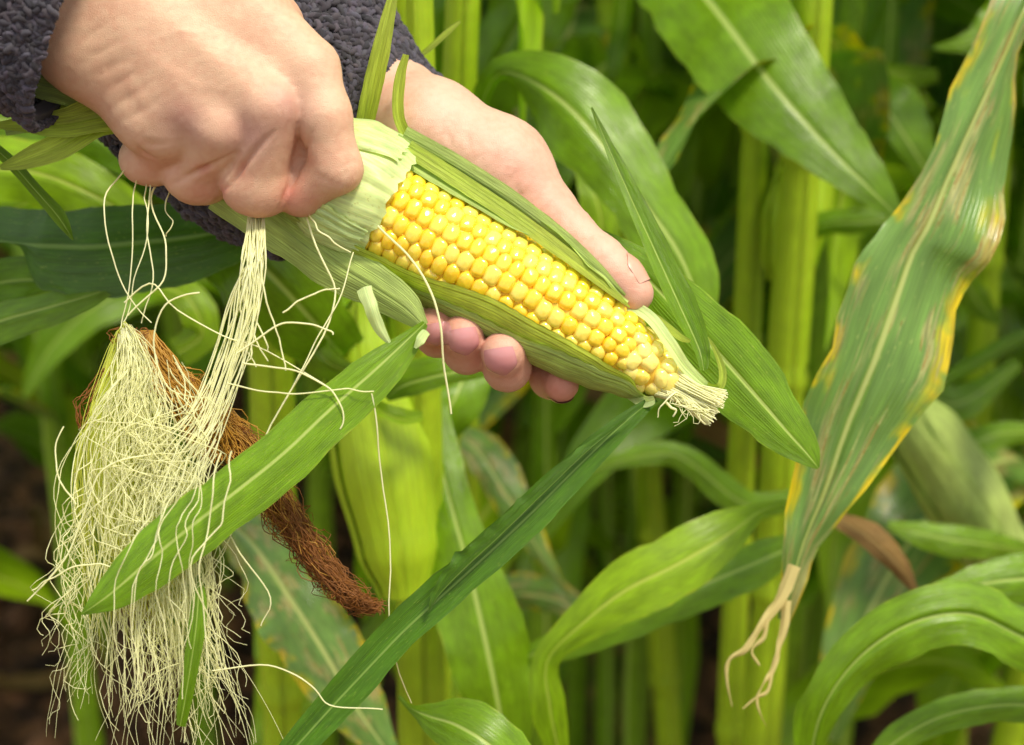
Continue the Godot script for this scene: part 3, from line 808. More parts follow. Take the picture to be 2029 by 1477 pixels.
func kernel_mesh(ex: float, sd: int) -> ArrayMesh:
	var g := Geo.new()
	var f := FastNoiseLite.new(); f.seed = sd; f.frequency = 0.8
	var nr := 7; var ns := 14
	for i in nr:
		var el := lerpf(-0.55, PI * 0.5, float(i) / (nr - 1))
		for j in ns:
			var an := TAU * j / ns
			var c := cos(an); var s := sin(an)
			var k := pow(pow(absf(c), ex) + pow(absf(s), ex), -1.0 / ex)
			var ce := pow(maxf(cos(el), 0.0), 0.55)
			var p := Vector3(c * k * ce, sin(el), s * k * ce)
			p *= 1.0 + 0.09 * f.get_noise_3dv(p)
			g.add(p)
	g.sheet(0, nr, ns, true)
	return g.mesh()

func make_ear() -> void:
	px0 = mpp(0.0)
	ear_o = P(765, 425, 0)
	ear_u = (P(1350, 767, 0) - ear_o).normalized()
	ear_n = P(765 - 50.4, 425 + 86.4, 0) - ear_o
	ear_n = (ear_n - ear_u * ear_n.dot(ear_u)).normalized()
	ear_v = ear_u.cross(ear_n)
	if ear_v.dot(cam_f) > 0.0: ear_v = -ear_v
	var o := thing("corn_ear", "half-peeled yellow sweetcorn ear held in both hands", "corn ear", E(-300, 0, 0))
	# cob and kernels
	var core := Geo.new()
	for i in 41:
		var s := lerpf(-60.0, 694.0, i / 40.0)
		for k in 28:
			core.add(E(s, TAU * k / 28.0, maxf(table(COB_R, s) - 11.5, 2.0)))
	core.sheet(0, 41, 28, true)
	var cob := part("cob", core, M.cob, o)
	var shapes := [kernel_mesh(3.2, 1), kernel_mesh(2.9, 2), kernel_mesh(3.6, 3), kernel_mesh(2.7, 4)]
	var count := 0
	for j in range(-8, 9):
		var th := deg_to_rad(j * 20.0 + 3.0)
		if th < -1.75 or th > 1.2: continue
		var s := -46.0 + rng.randf() * 30.0
		while s < 552.0:
			var pitch := rng.randf_range(26.5, 31.5)
			var sm := s + pitch * 0.5
			var r := table(COB_R, sm)
			var wob := 0.035 * sin(sm * 0.018 + j * 1.3) + rng.randf_range(-0.025, 0.025)
			if sm > 330.0 and (j == 1 or j == 0): wob += 0.05 * sin((sm - 330.0) * 0.02)
			kernel(cob, shapes, sm, th + wob, r, deg_to_rad(20.0) * r * 0.56, pitch * 0.565, 16.5)
			s += pitch; count += 1
	for ring in [[569.0, 11.0], [603.0, 9.0], [634.0, 7.0], [660.0, 5.0], [682.0, 3.0]]:
		var n: float = ring[1]
		for k in int(n):
			var th: float = TAU * (k + rng.randf_range(-0.12, 0.12)) / n + ring[0]
			th = wrapf(th, -PI, PI)
			if absf(th) > 2.0: continue
			var s: float = ring[0] + rng.randf_range(-6.0, 6.0)
			var r := table(COB_R, s)
			kernel(cob, shapes, s, th, r, 20.0 * rng.randf_range(0.9, 1.12), 19.0 * rng.randf_range(0.88, 1.1), 19.0)
			count += 1
	print("kernels ", count)
	# husk still hugging the lower side: an inner light leaf and an outer ribbed one
	shell(o, M.husk_lime, -110, 625, [[-110, 52], [60, 40], [290, 19], [450, 19], [578, 26], [625, 62]], [[0, 140], [625, 130]], [[-300, 60], [-120, 104], [0, 118], [200, 119], [350, 114], [450, 105], [512, 94], [580, 76], [640, 52]], {"lift0": 3.0, "pleat": 0.35, "pf": 7.0, "ragged": 0.5})
	shell(o, M.husk, -330, 648, [[-330, 60], [0, 60], [300, 42], [470, 33], [580, 34], [648, 72]], [[-330, 190], [648, 170]], [[-330, 56], [-120, 112], [0, 122], [200, 121], [350, 116], [450, 107], [512, 96], [580, 78], [640, 53], [660, 40]], {"lift0": 2.0, "pleat": 0.45, "pf": 11.0, "phase": 1.0, "ragged": 0.6})
	# husk pushed back along the upper side, standing off the cob
	var along := func(q: Array) -> Array:      # [s, off the axis, z, half widths, roll] to pixels
		var r := []
		for e in q: r.append([765.0 + 0.864 * e[0] - 0.504 * e[1], 425.0 + 0.504 * e[0] + 0.864 * e[1], e[2], e[3], e[4], e[5]])
		return r
	lf(o, M.husk, along.call([[-60, -124, 8, 26, 30, -20], [30, -122, 9, 26, 30, -24], [130, -120, 10, 24, 28, -26], [215, -118, 11, 20, 24, -26], [262, -116, 12, 12, 14, -26], [275, -112, 12, 2, 4, -26]]), {"fold": -0.3, "ripple": 0.02}, "husk_leaf")
	lf(o, M.husk_lime, along.call([[-30, -138, 10, 14, 20, -10], [120, -132, 11, 14, 22, -14], [260, -122, 12, 14, 20, -16], [380, -108, 13, 12, 16, -16], [470, -92, 13, 8, 8, -16], [510, -84, 12, 2, 2, -16]]), {"fold": -0.2, "ripple": 0.02}, "husk_leaf")
	lf(o, M.husk, along.call([[-50, -152, 6, 20, 14, 25], [60, -154, 8, 20, 13, 25], [200, -148, 9, 20, 12, 25], [320, -134, 10, 18, 11, 25], [420, -116, 11, 12, 8, 25], [490, -100, 11, 3, 3, 25]]), {"fold": 0.3, "ripple": 0.015}, "husk_leaf")
	shell(o, M.husk, -60, 500, [[-60, -76], [100, -76], [240, -75], [330, -66], [420, -58], [500, -56]], [[-60, -165], [500, -160]], [[-60, 140], [100, 148], [300, 142], [420, 120], [500, 98]], {"ragged": 0.5, "lift0": 4.0, "pleat": 0.8, "pf": 10.0, "phase": 0.4})
	# the pale inner husk bunched down against the fist
	shell(o, M.husk_pale, -330, 6, [[-330, -130], [-150, -122], [6, -105]], [[-330, 120], [-150, 92], [6, 72]], [[-330, 60], [-250, 76], [-170, 106], [-100, 128], [-40, 131], [6, 124]], {"pleat": 1.5, "pf": 8.0, "phase": 0.7, "frill": 3.0, "ragged": 1.0, "shift": -10.0, "skew": 10.0})
	shell(o, M.husk_pale, -330, -22, [[-330, -150], [-150, -150], [-22, -128]], [[-330, -20], [-150, -24], [-22, -38]], [[-330, 62], [-250, 80], [-170, 113], [-100, 137], [-40, 139], [-22, 136]], {"pleat": 1.5, "pf": 6.0, "phase": 2.7, "frill": 3.0, "ragged": 1.0, "shift": -12.0, "lift1": -3.0})
	shell(o, M.husk_pale, -330, -6, [[-330, 20], [-150, 24], [-6, 26]], [[-330, 150], [-150, 110], [-6, 80]], [[-330, 60], [-250, 78], [-170, 109], [-100, 131], [-40, 132], [-6, 126]], {"pleat": 1.5, "pf": 6.0, "phase": 4.0, "frill": 3.0, "ragged": 1.0, "shift": -8.0})
	# bunched husk and shank inside and behind the fist
	shell(o, M.husk, -640, -300, [[-640, -180]], [[-640, 180]], [[-640, 62], [-540, 66], [-420, 56], [-300, 64]], {"pleat": 4.0, "pf": 13.0, "ragged": 0.0}, "husk_sheath")
	for q in [[[480, 262, -6, 40, 40, 0], [330, 225, 2, 46, 44, 10], [215, 200, 8, 44, 40, 14], [110, 170, 10, 40, 40, 14], [0, 150, 6, 30, 30, 14]],
			[[480, 270, -2, 36, 36, 0], [330, 236, 8, 36, 36, 10], [215, 238, 12, 38, 36, 16], [120, 290, 14, 34, 30, 16], [50, 318, 14, 22, 20, 16], [0, 332, 14, 7, 5, 16]],
			[[480, 250, -10, 30, 30, 0], [320, 205, -6, 40, 36, 0], [200, 215, -4, 34, 36, 0], [90, 235, -6, 24, 26, 0], [10, 262, -8, 8, 8, 0]]]:
		lf(o, M.husk_lime if q.size() == 6 else M.husk, q, {"fold": -0.3, "ripple": 0.05}, "husk_leaf")
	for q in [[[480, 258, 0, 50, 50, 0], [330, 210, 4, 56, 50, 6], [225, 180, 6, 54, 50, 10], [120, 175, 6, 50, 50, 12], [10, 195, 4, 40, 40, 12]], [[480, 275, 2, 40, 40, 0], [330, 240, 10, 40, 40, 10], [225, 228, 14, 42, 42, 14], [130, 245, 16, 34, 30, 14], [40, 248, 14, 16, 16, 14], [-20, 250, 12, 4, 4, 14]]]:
		lf(o, M.husk_lime, q, {"fold": -0.35, "ripple": 0.08, "freq": 20.0}, "husk_leaf")
	lf(o, M.leaf, [[-40, 270, -20, 10, 10, 0], [20, 322, -18, 13, 12, 0], [70, 378, -16, 13, 12, 0], [115, 430, -14, 15, 14, 0], [144, 476, -14, 2, 2, 0]], {"fold": 0.4, "ripple": 0.0}, "husk_leaf")
	# outer husk leaf peeled off below, folded back into a hanging flag leaf
	lf(o, M.husk, [[440, 360, -4, 34, 60, 0], [560, 445, 4, 40, 62, 8], [660, 520, 12, 46, 58, 14], [740, 570, 18, 46, 46, 18], [800, 610, 22, 36, 34, 20], [840, 648, 26, 12, 14, 20]], {"fold": 0.3, "ripple": 0.02}, "husk_leaf")
	var fl := lf(o, M.leaf, [[842, 640, 28, 8, 6, 0], [800, 680, 33, 34, 20, 0], [735, 740, 39, 52, 40, 4], [650, 815, 44, 58, 52, 6], [560, 900, 49, 62, 56, 8], [460, 980, 53, 64, 58, 8], [370, 1050, 55, 62, 60, 6], [285, 1120, 55, 56, 54, 4], [215, 1180, 54, 34, 34, 2], [160, 1218, 52, 2, 2, 0]], {"fold": 0.2, "ripple": 0.03, "rib": 0.0004}, "flag_leaf")
	fl.set_meta("label", "broad flag leaf folded back across the hanging silk")
	lf(o, M.husk_pale, [[722, 568, 34, 14, 18, 0], [735, 610, 38, 14, 14, 0], [750, 650, 36, 12, 12, 6], [778, 690, 33, 2, 2, 10]], {"fold": 0.5, "ragged": 0.08}, "husk_shred")
	lf(o, M.husk_pale, [[845, 655, 30, 10, 8, 0], [832, 672, 34, 12, 8, 0], [822, 690, 34, 3, 3, 0]], {"fold": 0.5, "ragged": 0.1}, "husk_shred")
	# long narrow flag leaf running down out of the frame
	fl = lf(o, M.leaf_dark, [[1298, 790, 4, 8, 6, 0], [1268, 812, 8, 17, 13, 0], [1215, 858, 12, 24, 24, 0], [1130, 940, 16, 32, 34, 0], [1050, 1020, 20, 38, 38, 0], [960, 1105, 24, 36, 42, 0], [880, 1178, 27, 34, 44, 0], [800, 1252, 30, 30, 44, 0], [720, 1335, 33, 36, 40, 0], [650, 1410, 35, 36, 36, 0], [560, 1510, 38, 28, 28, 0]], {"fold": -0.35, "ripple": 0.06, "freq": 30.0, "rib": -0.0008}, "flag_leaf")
	fl.set_meta("label", "long narrow flag leaf with a puckered edge running downwards")
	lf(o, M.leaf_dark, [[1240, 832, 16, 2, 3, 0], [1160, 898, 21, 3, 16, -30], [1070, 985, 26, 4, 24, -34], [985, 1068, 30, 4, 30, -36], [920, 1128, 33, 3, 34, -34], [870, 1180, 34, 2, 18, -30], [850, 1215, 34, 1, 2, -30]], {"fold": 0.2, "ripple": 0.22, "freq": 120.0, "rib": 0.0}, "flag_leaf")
	# flag leaves at the tip
	lf(o, M.leaf, [[1395, 735, -2, 8, 8, 0], [1385, 690, -6, 16, 20, 10], [1352, 615, -10, 30, 28, 16], [1300, 500, -16, 30, 24, 18], [1245, 380, -22, 20, 18, 18], [1205, 290, -28, 12, 10, 14], [1172, 213, -34, 2, 2, 10]], {"fold": -0.75, "ripple": 0.02, "freq": 8.0}, "flag_leaf")
	fl = lf(o, M.leaf, [[1180, 470, -34, 20, 30, 0], [1260, 530, -34, 44, 62, 0], [1340, 610, -36, 62, 84, 0], [1420, 695, -38, 78, 88, 0], [1495, 780, -40, 74, 74, 0], [1560, 855, -40, 50, 50, 0], [1600, 900, -40, 30, 26, 0], [1622, 928, -40, 4, 4, 0]], {"fold": 0.15, "ripple": 0.03, "ragged": 0.006}, "flag_leaf")
	fl.set_meta("label", "broad flag leaf standing behind the cob tip")
	lf(o, M.husk_pale, [[1210, 590, 2, 10, 10, 0], [1280, 625, 8, 14, 14, -20], [1325, 680, 10, 14, 16, -24], [1360, 730, 6, 12, 14, -20], [1410, 775, 0, 8, 8, 0]], {"fold": -0.4}, "husk_leaf")
	lf(o, M.husk_lime, [[1265, 618, 0, 6, 6, 0], [1305, 638, 4, 10, 8, -20], [1345, 668, 4, 8, 8, -20], [1368, 676, 2, 3, 3, 0]], {"fold": -0.4, "ragged": 0.1}, "husk_leaf")
	lf(o, M.husk_lime, [[1375, 740, -2, 10, 8, 0], [1405, 768, 2, 9, 9, 0], [1428, 765, 4, 9, 8, 0], [1432, 735, 2, 8, 7, 0], [1418, 695, 0, 5, 5, 0], [1403, 668, -2, 1, 1, 0]], {"fold": -0.5}, "husk_leaf")
	lf(o, M.husk_pale, [[1240, 775, -4, 10, 10, 0], [1275, 796, 6, 14, 12, 0], [1298, 792, 10, 8, 8, 0]], {"fold": -0.4}, "husk_leaf")
	# strips torn loose by the fist
	lf(o, M.husk_lime, [[722, 250, -14, 18, 18, 0], [735, 190, -8, 20, 20, 0], [752, 110, -4, 18, 20, 0], [768, 40, -2, 14, 15, 0], [785, -40, -2, 6, 6, 0]], {"fold": -0.3}, "husk_leaf")
	lf(o, M.husk_lime, [[830, 310, -4, 8, 8, 0], [806, 270, 0, 12, 10, 0], [790, 225, 2, 12, 11, 0], [792, 165, 2, 12, 11, 0], [804, 108, 2, 6, 7, 0]], {"fold": -0.4, "ragged": 0.06}, "husk_leaf")
	lf(o, M.husk_lime, [[820, 120, -60, 3, 3, 0], [850, 98, -60, 6, 5, 0], [885, 65, -60, 6, 6, 0], [912, 42, -60, 3, 3, 0]], {"fold": -0.3}, "husk_leaf")
	# cut silk at the tip
	var tuft := Geo.new()
	for k in 230:
		var u := rng.randf(); var w := rng.randf_range(-1, 1)
		var x1 := lerpf(1440, 1405, u) + rng.randf_range(-16, 6); var y1 := lerpf(778, 838, u) + rng.randf_range(-7, 9)
		strand(tuft, [[lerpf(1345, 1295, u), lerpf(735, 785, u), w * 6.0], [lerpf(1380, 1345, u), lerpf(760, 800, u), 3 + w * 8.0], [x1, y1, 3 + w * 9.0]], 0.00032, 1.2, 7, 0.8)
	for k in 14:
		strand(tuft, [[1320 + rng.randf() * 20, 775, 10], [1340 + rng.randf() * 30, 800, 12], [1330 + rng.randf() * 90, 815 + rng.randf() * 30, 12]], 0.00025, 5.0, 10, 0.5)
	strand(tuft, [[1338, 778, 12], [1322, 792, 14], [1308, 810, 14], [1304, 828, 13]], 0.0004, 1.0, 10, 0.6)
	strand(tuft, [[1318, 796, 12], [1330, 808, 14], [1338, 812, 14], [1335, 826, 13]], 0.0006, 1.0, 10, 0.8)
	part("silk_tuft", tuft, M.silk, o)
	# a single silk lying across the kernels
	var one := Geo.new()
	strand(one, [[748, 448, 30], [800, 500, 29], [850, 575, 30], [872, 650, 31], [884, 740, 27], [892, 820, 25]], 0.0005, 2.0, 24, 0.8)
	part("silk_thread", one, M.silk, o)

func kernel(cob: Node3D, shapes: Array, s: float, th: float, r: float, wx: float, wz: float, hh: float) -> void:
	var o := MeshInstance3D.new()
	o.name = "kernel"
	o.mesh = shapes[rng.randi() % shapes.size()]
	var pale := s > 555.0
	o.material_override = M.kernel_pale if (pale and rng.randf() < 0.75) or s > 610.0 else M.kernels[rng.randi() % 4]
	var slope := (table(COB_R, s + 12.0) - table(COB_R, s - 12.0)) / 24.0
	var rad := (ear_v * cos(th) + ear_n * sin(th) - ear_u * slope * 0.8).normalized()
	var tan := (-ear_v * sin(th) + ear_n * cos(th)).normalized()
	var ax := tan.cross(rad).normalized()
	var h := hh * rng.randf_range(0.92, 1.06)
	var tilt := rng.randf_range(-0.10, 0.10)
	var b := Basis(tan * wx * px0, rad * h * px0, ax * wz * px0)
	b = Basis(rad, tilt + (0.0 if s < 555.0 else rng.randf_range(-0.7, 0.7))) * Basis(ax, rng.randf_range(-0.08, 0.08)) * b
	o.transform = Transform3D(b, E(s, th, r) - rad * (h * px0) + rad * rng.randf_range(-1.5, 1.5) * px0)
	cob.add_child(o, true)

# ---------------------------------------------------------------- silk hanging from the fist
func make_silk() -> void:
	var o := thing("corn_silk", "long tangled pale silk hanging from the fist with a dried brown tail", "corn silk", P(300, 1000, 30))
	var g := Geo.new()
	# upper threads between the fist and the clump
	for q in [[[275, 290, 0], [240, 345, 16], [208, 400, 30], [215, 490, 34], [250, 575, 34], [300, 640, 34]], [[280, 320, 0], [264, 370, 18], [260, 420, 32], [258, 520, 34], [248, 600, 34], [238, 650, 34]],
			[[295, 335, 0], [287, 380, 18], [290, 420, 32], [282, 500, 34], [262, 580, 34], [244, 640, 34]], [[305, 340, 0], [292, 385, 18], [296, 470, 32], [300, 560, 34], [285, 640, 32]], [[315, 350, 0], [306, 400, 18], [325, 490, 32], [318, 560, 34], [258, 625, 34]],
			[[335, 365, 0], [332, 400, 10], [338, 440, 20], [326, 470, 20]], [[246, 600, 34], [300, 560, 36], [340, 610, 38], [440, 665, 38], [520, 690, 36], [640, 760, 34], [700, 800, 30]],
			[[395, 580, 40], [330, 600, 40], [304, 690, 40], [340, 770, 40], [420, 790, 38]], [[590, 395, 4], [612, 440, 22], [640, 520, 30], [668, 580, 30], [640, 660, 34], [560, 800, 40], [520, 900, 42], [540, 960, 42]],
			[[600, 395, 6], [620, 440, 28], [650, 470, 34], [690, 500, 30]], [[736, 780, 40], [752, 850, 38], [760, 960, 34], [770, 1100, 32], [775, 1230, 30], [790, 1330, 20], [815, 1395, 0]],
			[[700, 500, 26], [660, 620, 34], [600, 720, 40], [540, 840, 42]], [[560, 620, 44], [620, 580, 42], [680, 572, 40]], [[470, 700, 44], [560, 640, 44], [640, 650, 42], [655, 665, 42]],
			[[450, 760, 44], [560, 780, 44], [680, 770, 44], [735, 778, 44]], [[480, 720, 44], [600, 740, 44], [668, 790, 44], [672, 850, 44]], [[430, 900, 44], [400, 960, 44], [470, 1080, 44], [530, 1180, 44], [520, 1240, 42]],
			[[420, 1330, 44], [540, 1320, 44], [620, 1360, 44], [660, 1400, 43], [760, 1406, 42]], [[300, 900, 46], [200, 940, 46], [130, 1100, 44], [55, 1190, 42]], [[250, 1130, 46], [160, 1120, 46], [60, 1170, 44]],
			[[150, 1000, 44], [125, 960, 44], [110, 900, 42], [128, 845, 40]]]:
		strand(g, q, rng.randf_range(0.0003, 0.00044), 3.0, 26, 0.8)
	# the bundle that leaves the fist
	for k in 34:
		var x := 496.0 + rng.randf() * 26.0
		var b := rng.randf_range(-1, 1); var e := rng.randf()
		strand(g, [[x, 385, 4], [x, 415, 14], [x - 4 + b * 8, 500, 34], [490 + b * 26, 590, 36 + b * 3], [462 + b * 34, 700, 38 + b * 4], [410 + b * 46, 820 + e * 40, 42], [345 + b * 70, 900 + e * 90, 44], [310 + b * 110, 1040 + e * 160, 42], [300 + b * 130, 1150 + e * 250, 40]], rng.randf_range(0.0002, 0.0004), rng.randf_range(3.0, 10.0), 30, 0.7)
	for k in 9:
		var b := rng.randf_range(-1, 1); var e := rng.randf()
		strand(g, [[505 + b * 10, 390, 6], [500 + b * 20, 520, 34], [505 + b * 30, 600 + e * 40, 36], [520 + b * 50, 660 + e * 80, 38]], 0.00045, 7.0, 18, 0.7)
	part("silk_threads", g, M.silk, o).set_meta("kind", "stuff")
	# the clump: yellow heart, pale outer wisps
	var body := Geo.new()
	var spine := []; var thick := []
	for q in [[248, 640, 20, 3], [244, 690, 20, 22], [232, 770, 19, 50], [230, 860, 18, 68], [240, 960, 18, 70], [258, 1060, 18, 58], [276, 1130, 18, 36], [290, 1190, 18, 6]]:
		spine.append(P(q[0], q[1], q[2])); thick.append(q[3] * mpp(q[2]) * 0.9)
	tube(body, spine, thick, 22, 6.0)
	part("silk_sheath", body, M.husk_young, o)
	var heart := Geo.new()
	for k in 200:
		var u := rng.randf_range(-1, 1); var w := rng.randf_range(-1, 1); var e := rng.randf()
		strand(heart, [[246 + u * 8, 635 + absf(u) * 14, 22 + w * 4], [250 + u * 22, 670 + absf(u) * 14, 22 + w * 6], [230 + u * 60, 790 + absf(u) * 50, 26 + w * 6], [232 + u * 84, 930, 27 + w * 8], [252 + u * 92, 1060 + e * 40, 26 + w * 8], [280 + u * 104, 1100 + e * 200, 24 + w * 10]], rng.randf_range(0.0001, 0.00024), rng.randf_range(2.0, 9.0), 18, 0.5)
	part("silk_heart", heart, M.silk_yellow, o).set_meta("kind", "stuff")
	var outer := Geo.new()
	for k in 40:
		var u := 1.0 - 2.0 * pow(rng.randf(), 1.5); var e := pow(rng.randf(), 1.1); var st := rng.randf()
		var x4 := 290 + u * 130 + rng.randf_range(-60, 60); var wv := rng.randf_range(-30, 30)
		for m in 1 + rng.randi() % 6:
			var d := rng.randf_range(-1, 1); var q := rng.randf()
			strand(outer, [[248 + u * 10 + d * 4, 640 + st * 40, 30], [262 + u * 30 + d * 6, 680 + st * 130, 34], [246 + u * 82 + d * 14, 820 + st * 90, 37], [258 + u * 126 + d * 20 + wv, 980 + st * 40, 39 + d * 4], [278 + u * 138 + d * 30 - wv, 1130 + e * 60, 37 + d * 4], [x4 + d * 50, 1220 + e * 130 + q * 60, 34], [x4 + d * 90 + wv, 1260 + e * 210 + q * 90, 32]], rng.randf_range(0.0001, 0.00025), rng.randf_range(6.0, 24.0), 36, 0.5)
	for k in 60:
		var u := rng.randf_range(-1, 1); var e := rng.randf()
		strand(outer, [[300 + u * 60, 700 + e * 250, 40], [300 + u * 100, 800 + e * 260, 43], [330 - u * 110, 850 + e * 300, 43], [300 - u * 110, 980 + e * 330, 41], [300 - u * 60, 1080 + e * 360, 39]], rng.randf_range(0.0001, 0.00026), 26.0, 26, 0.6)
	for k in 40:
		var u := rng.randf_range(-1, 1); var e := rng.randf(); var sg := -1.0 if rng.randf() < 0.5 else 1.0
		strand(outer, [[270 + sg * 90, 900 + e * 260, 38], [270 + sg * 115, 980 + e * 260, 38], [280 + sg * (140 + u * 30), 1090 + e * 260, 36], [290 + sg * (150 + u * 60), 1170 + e * 270, 34]], rng.randf_range(0.00012, 0.00026), 18.0, 20, 0.5)
	for k in 9:
		var u := rng.randf_range(-1, 1); var e := rng.randf()
		strand(outer, [[400 + u * 60, 860 + e * 60, 58], [350 + u * 80, 980 + e * 60, 61], [320 + u * 90, 1100 + e * 60, 61], [330 + u * 120, 1260 + e * 160, 54]], rng.randf_range(0.0002, 0.00038), 12.0, 26, 0.7)
	part("silk_fringe", outer, M.silk, o).set_meta("kind", "stuff")
	# brown withered ends
	var br := Geo.new()
	var gold := Geo.new()
	for k in 900:
		var u := rng.randf_range(-1, 1); var w := rng.randf_range(-1, 1); var s0 := 0.82 * pow(rng.randf(), 1.25)
		var ax := [[330, 720], [400, 800], [480, 890], [545, 990], [610, 1090], [690, 1180], [735, 1205]]
		var pts := []
		var q0 := catmull(ax, s0)
		var run := rng.randf_range(0.03, 0.11)
		for i in 5:
			var t := clampf(s0 + i * run, 0.0, 1.0)
			var q := catmull(ax, t)
			var wd := 22.0 * sin(PI * clampf(t * 0.85 + 0.12, 0, 1)) * (1.0 - 0.6 * t * t * t) + 3.0
			var off := (u + rng.randf_range(-0.35, 0.35)) * wd
			pts.append([q[0] + off * 0.7 + rng.randf_range(-9, 9), q[1] - off * 0.7 + rng.randf_range(-9, 9), 2.0 + w * 11.0 * sqrt(maxf(0.0, 1.0 - u * u))])
		strand(gold if rng.randf() > s0 * 1.5 + 0.1 else br, pts, rng.randf_range(0.00012, 0.0003), rng.randf_range(2.0, 18.0), 14, 0.6)
	for k in 10:
		var u := rng.randf_range(-1, 1)
		strand(br, [[270 + u * 30, 650, 24], [250 + u * 60, 655 + rng.randf() * 20, 26], [255 + u * 40, 700, 24]], 0.00025, 5.0, 8, 0.7)
		strand(br, [[165 + u * 14, 850, 26], [160 + u * 18, 830 - rng.randf() * 40, 27], [180 + u * 25, 780, 26], [215, 720, 26]], 0.00025, 4.0, 8, 0.7)
	part("silk_brown_tail", br, M.silk_brown, o).set_meta("kind", "stuff")
	for k in 170:
		var u := rng.randf_range(-1, 1); var e := rng.randf()
		strand(gold, [[280 + u * 24, 655, 18], [320 + u * 30, 730 + e * 20, 20], [380 + u * 36, 790 + e * 30, 18], [430 + u * 34, 860 + e * 60, 14]], rng.randf_range(0.00025, 0.0004), 10.0, 14, 0.7)
	part("silk_golden_ends", gold, M.silk_gold, o).set_meta("kind", "stuff")
	# a narrow green leaf caught in the silk
	lf(o, M.leaf, [[392, 1140, 40, 4, 4, 0], [392, 1190, 44, 17, 14, 0], [386, 1260, 46, 17, 17, 4], [374, 1340, 46, 15, 15, 0], [364, 1400, 44, 13, 16, 0], [356, 1440, 42, 12, 8, 0]], {"fold": 0.4, "ragged": 0.02}, "leaf_shred")

# ---------------------------------------------------------------- the person: two hands and two fleece sleeves
var crease_id := 0

func chain(f: Flesh, g: int, pts: Array) -> void:     # [px, py, z, radius mm] ...
	for i in pts.size() - 1:
		f.bone(g, P(pts[i][0], pts[i][1], pts[i][2]), P(pts[i + 1][0], pts[i + 1][1], pts[i + 1][2]), pts[i][3] * 0.001, pts[i + 1][3] * 0.001)

func crease(f: Flesh, pts: Array, depth: float, width: float) -> void:      # pixels on the skin, found by looking along the camera ray
	var ids := f.all()
	crease_id += 1
	if pts.size() == 2: pts = [pts[0], [(pts[0][0] + pts[1][0]) * 0.5, (pts[0][1] + pts[1][1]) * 0.5], pts[1]]
	var c := []
	for q in pts:
		var near := 120.0
		var p := P(q[0], q[1], near)
		for k in 60:
			var d := f.dist(p, ids)
			if d < 0.0001: break
			near -= d * 1000.0
			p = P(q[0], q[1], near)
			if near < -150.0: break
		c.append(p)
	for i in c.size() - 1:
		var e0 := absf(2.0 * i / (c.size() - 1) - 1.0); var e1 := absf(2.0 * (i + 1) / (c.size() - 1) - 1.0)
		f.creases.append([c[i], c[i + 1], depth * 0.001, width * 0.001, 1.0 - 0.85 * e0, 1.0 - 0.85 * e1, crease_id])

func spot(f: Flesh, px: float, py: float, z: float, r: float, c: Color, k: float) -> void:
	f.spots.append([P(px, py, z), r * 0.001, c, k])

# a nail: outline in the finger's own frame; at = middle of the nail on the skin, along = to the free edge, up = out of the nail
func nail(f: Flesh, parent: Node3D, inside: Vector3, along: Vector3, up: Vector3, w: float, l: float, m_nail: Material) -> void:
	up = (up - along * up.dot(along)).normalized()
	var side := along.cross(up)
	var at := f.onto(inside, up)
	var g := Geo.new()
	var n := 13; var m := 13
	var ids := f.all()
	for i in n:
		var v := float(i) / (n - 1) * 2.0 - 1.0
		for j in m:
			var u := float(j) / (m - 1) * 2.0 - 1.0
			var ww := w * 0.5 * (sqrt(maxf(0.0, 1.0 - pow(absf(v), 3.2) * 0.80)) if v < 0 else 1.0 - 0.10 * v * v)
			var vv := v - 0.32 * u * u * maxf(-v, 0.0) * -1.0 - 0.12 * u * u * maxf(v, 0.0)
			var a := u * 1.0
			var p := at + side * (sin(a) / sin(1.0) * ww) + along * (vv * l * 0.5) + up * 0.006
			for k in 24:
				var dd := f.dist(p, ids)
				if dd < 0.00002: break
				p -= up * dd
			p += up * (0.00045 - 0.0004 * pow(absf(u), 4.0) - (0.0004 * v * v if v < 0.0 else -0.0003 * v))
			g.add(p, Vector2(u, v))
	g.sheet(0, n, m)
	part("fingernail", g, m_nail, parent, true)
	var k := 14
	crease_id += 1
	for i in k:
		var a0 := PI * (float(i) / k) + PI; var a1 := PI * (float(i + 1) / k) + PI
		var q := []
		for a in [a0, a1]:
			var uu := cos(a) * 1.04; var vv := sin(a) * 1.08
			q.append(at + side * (uu * w * 0.5) + along * ((vv * 0.9 + 0.05) * l * 0.5) - up * (uu * uu * w * 0.24))
		f.creases.append([q[0], q[1], 0.0008, 0.0009, 1.0, 1.0, crease_id])

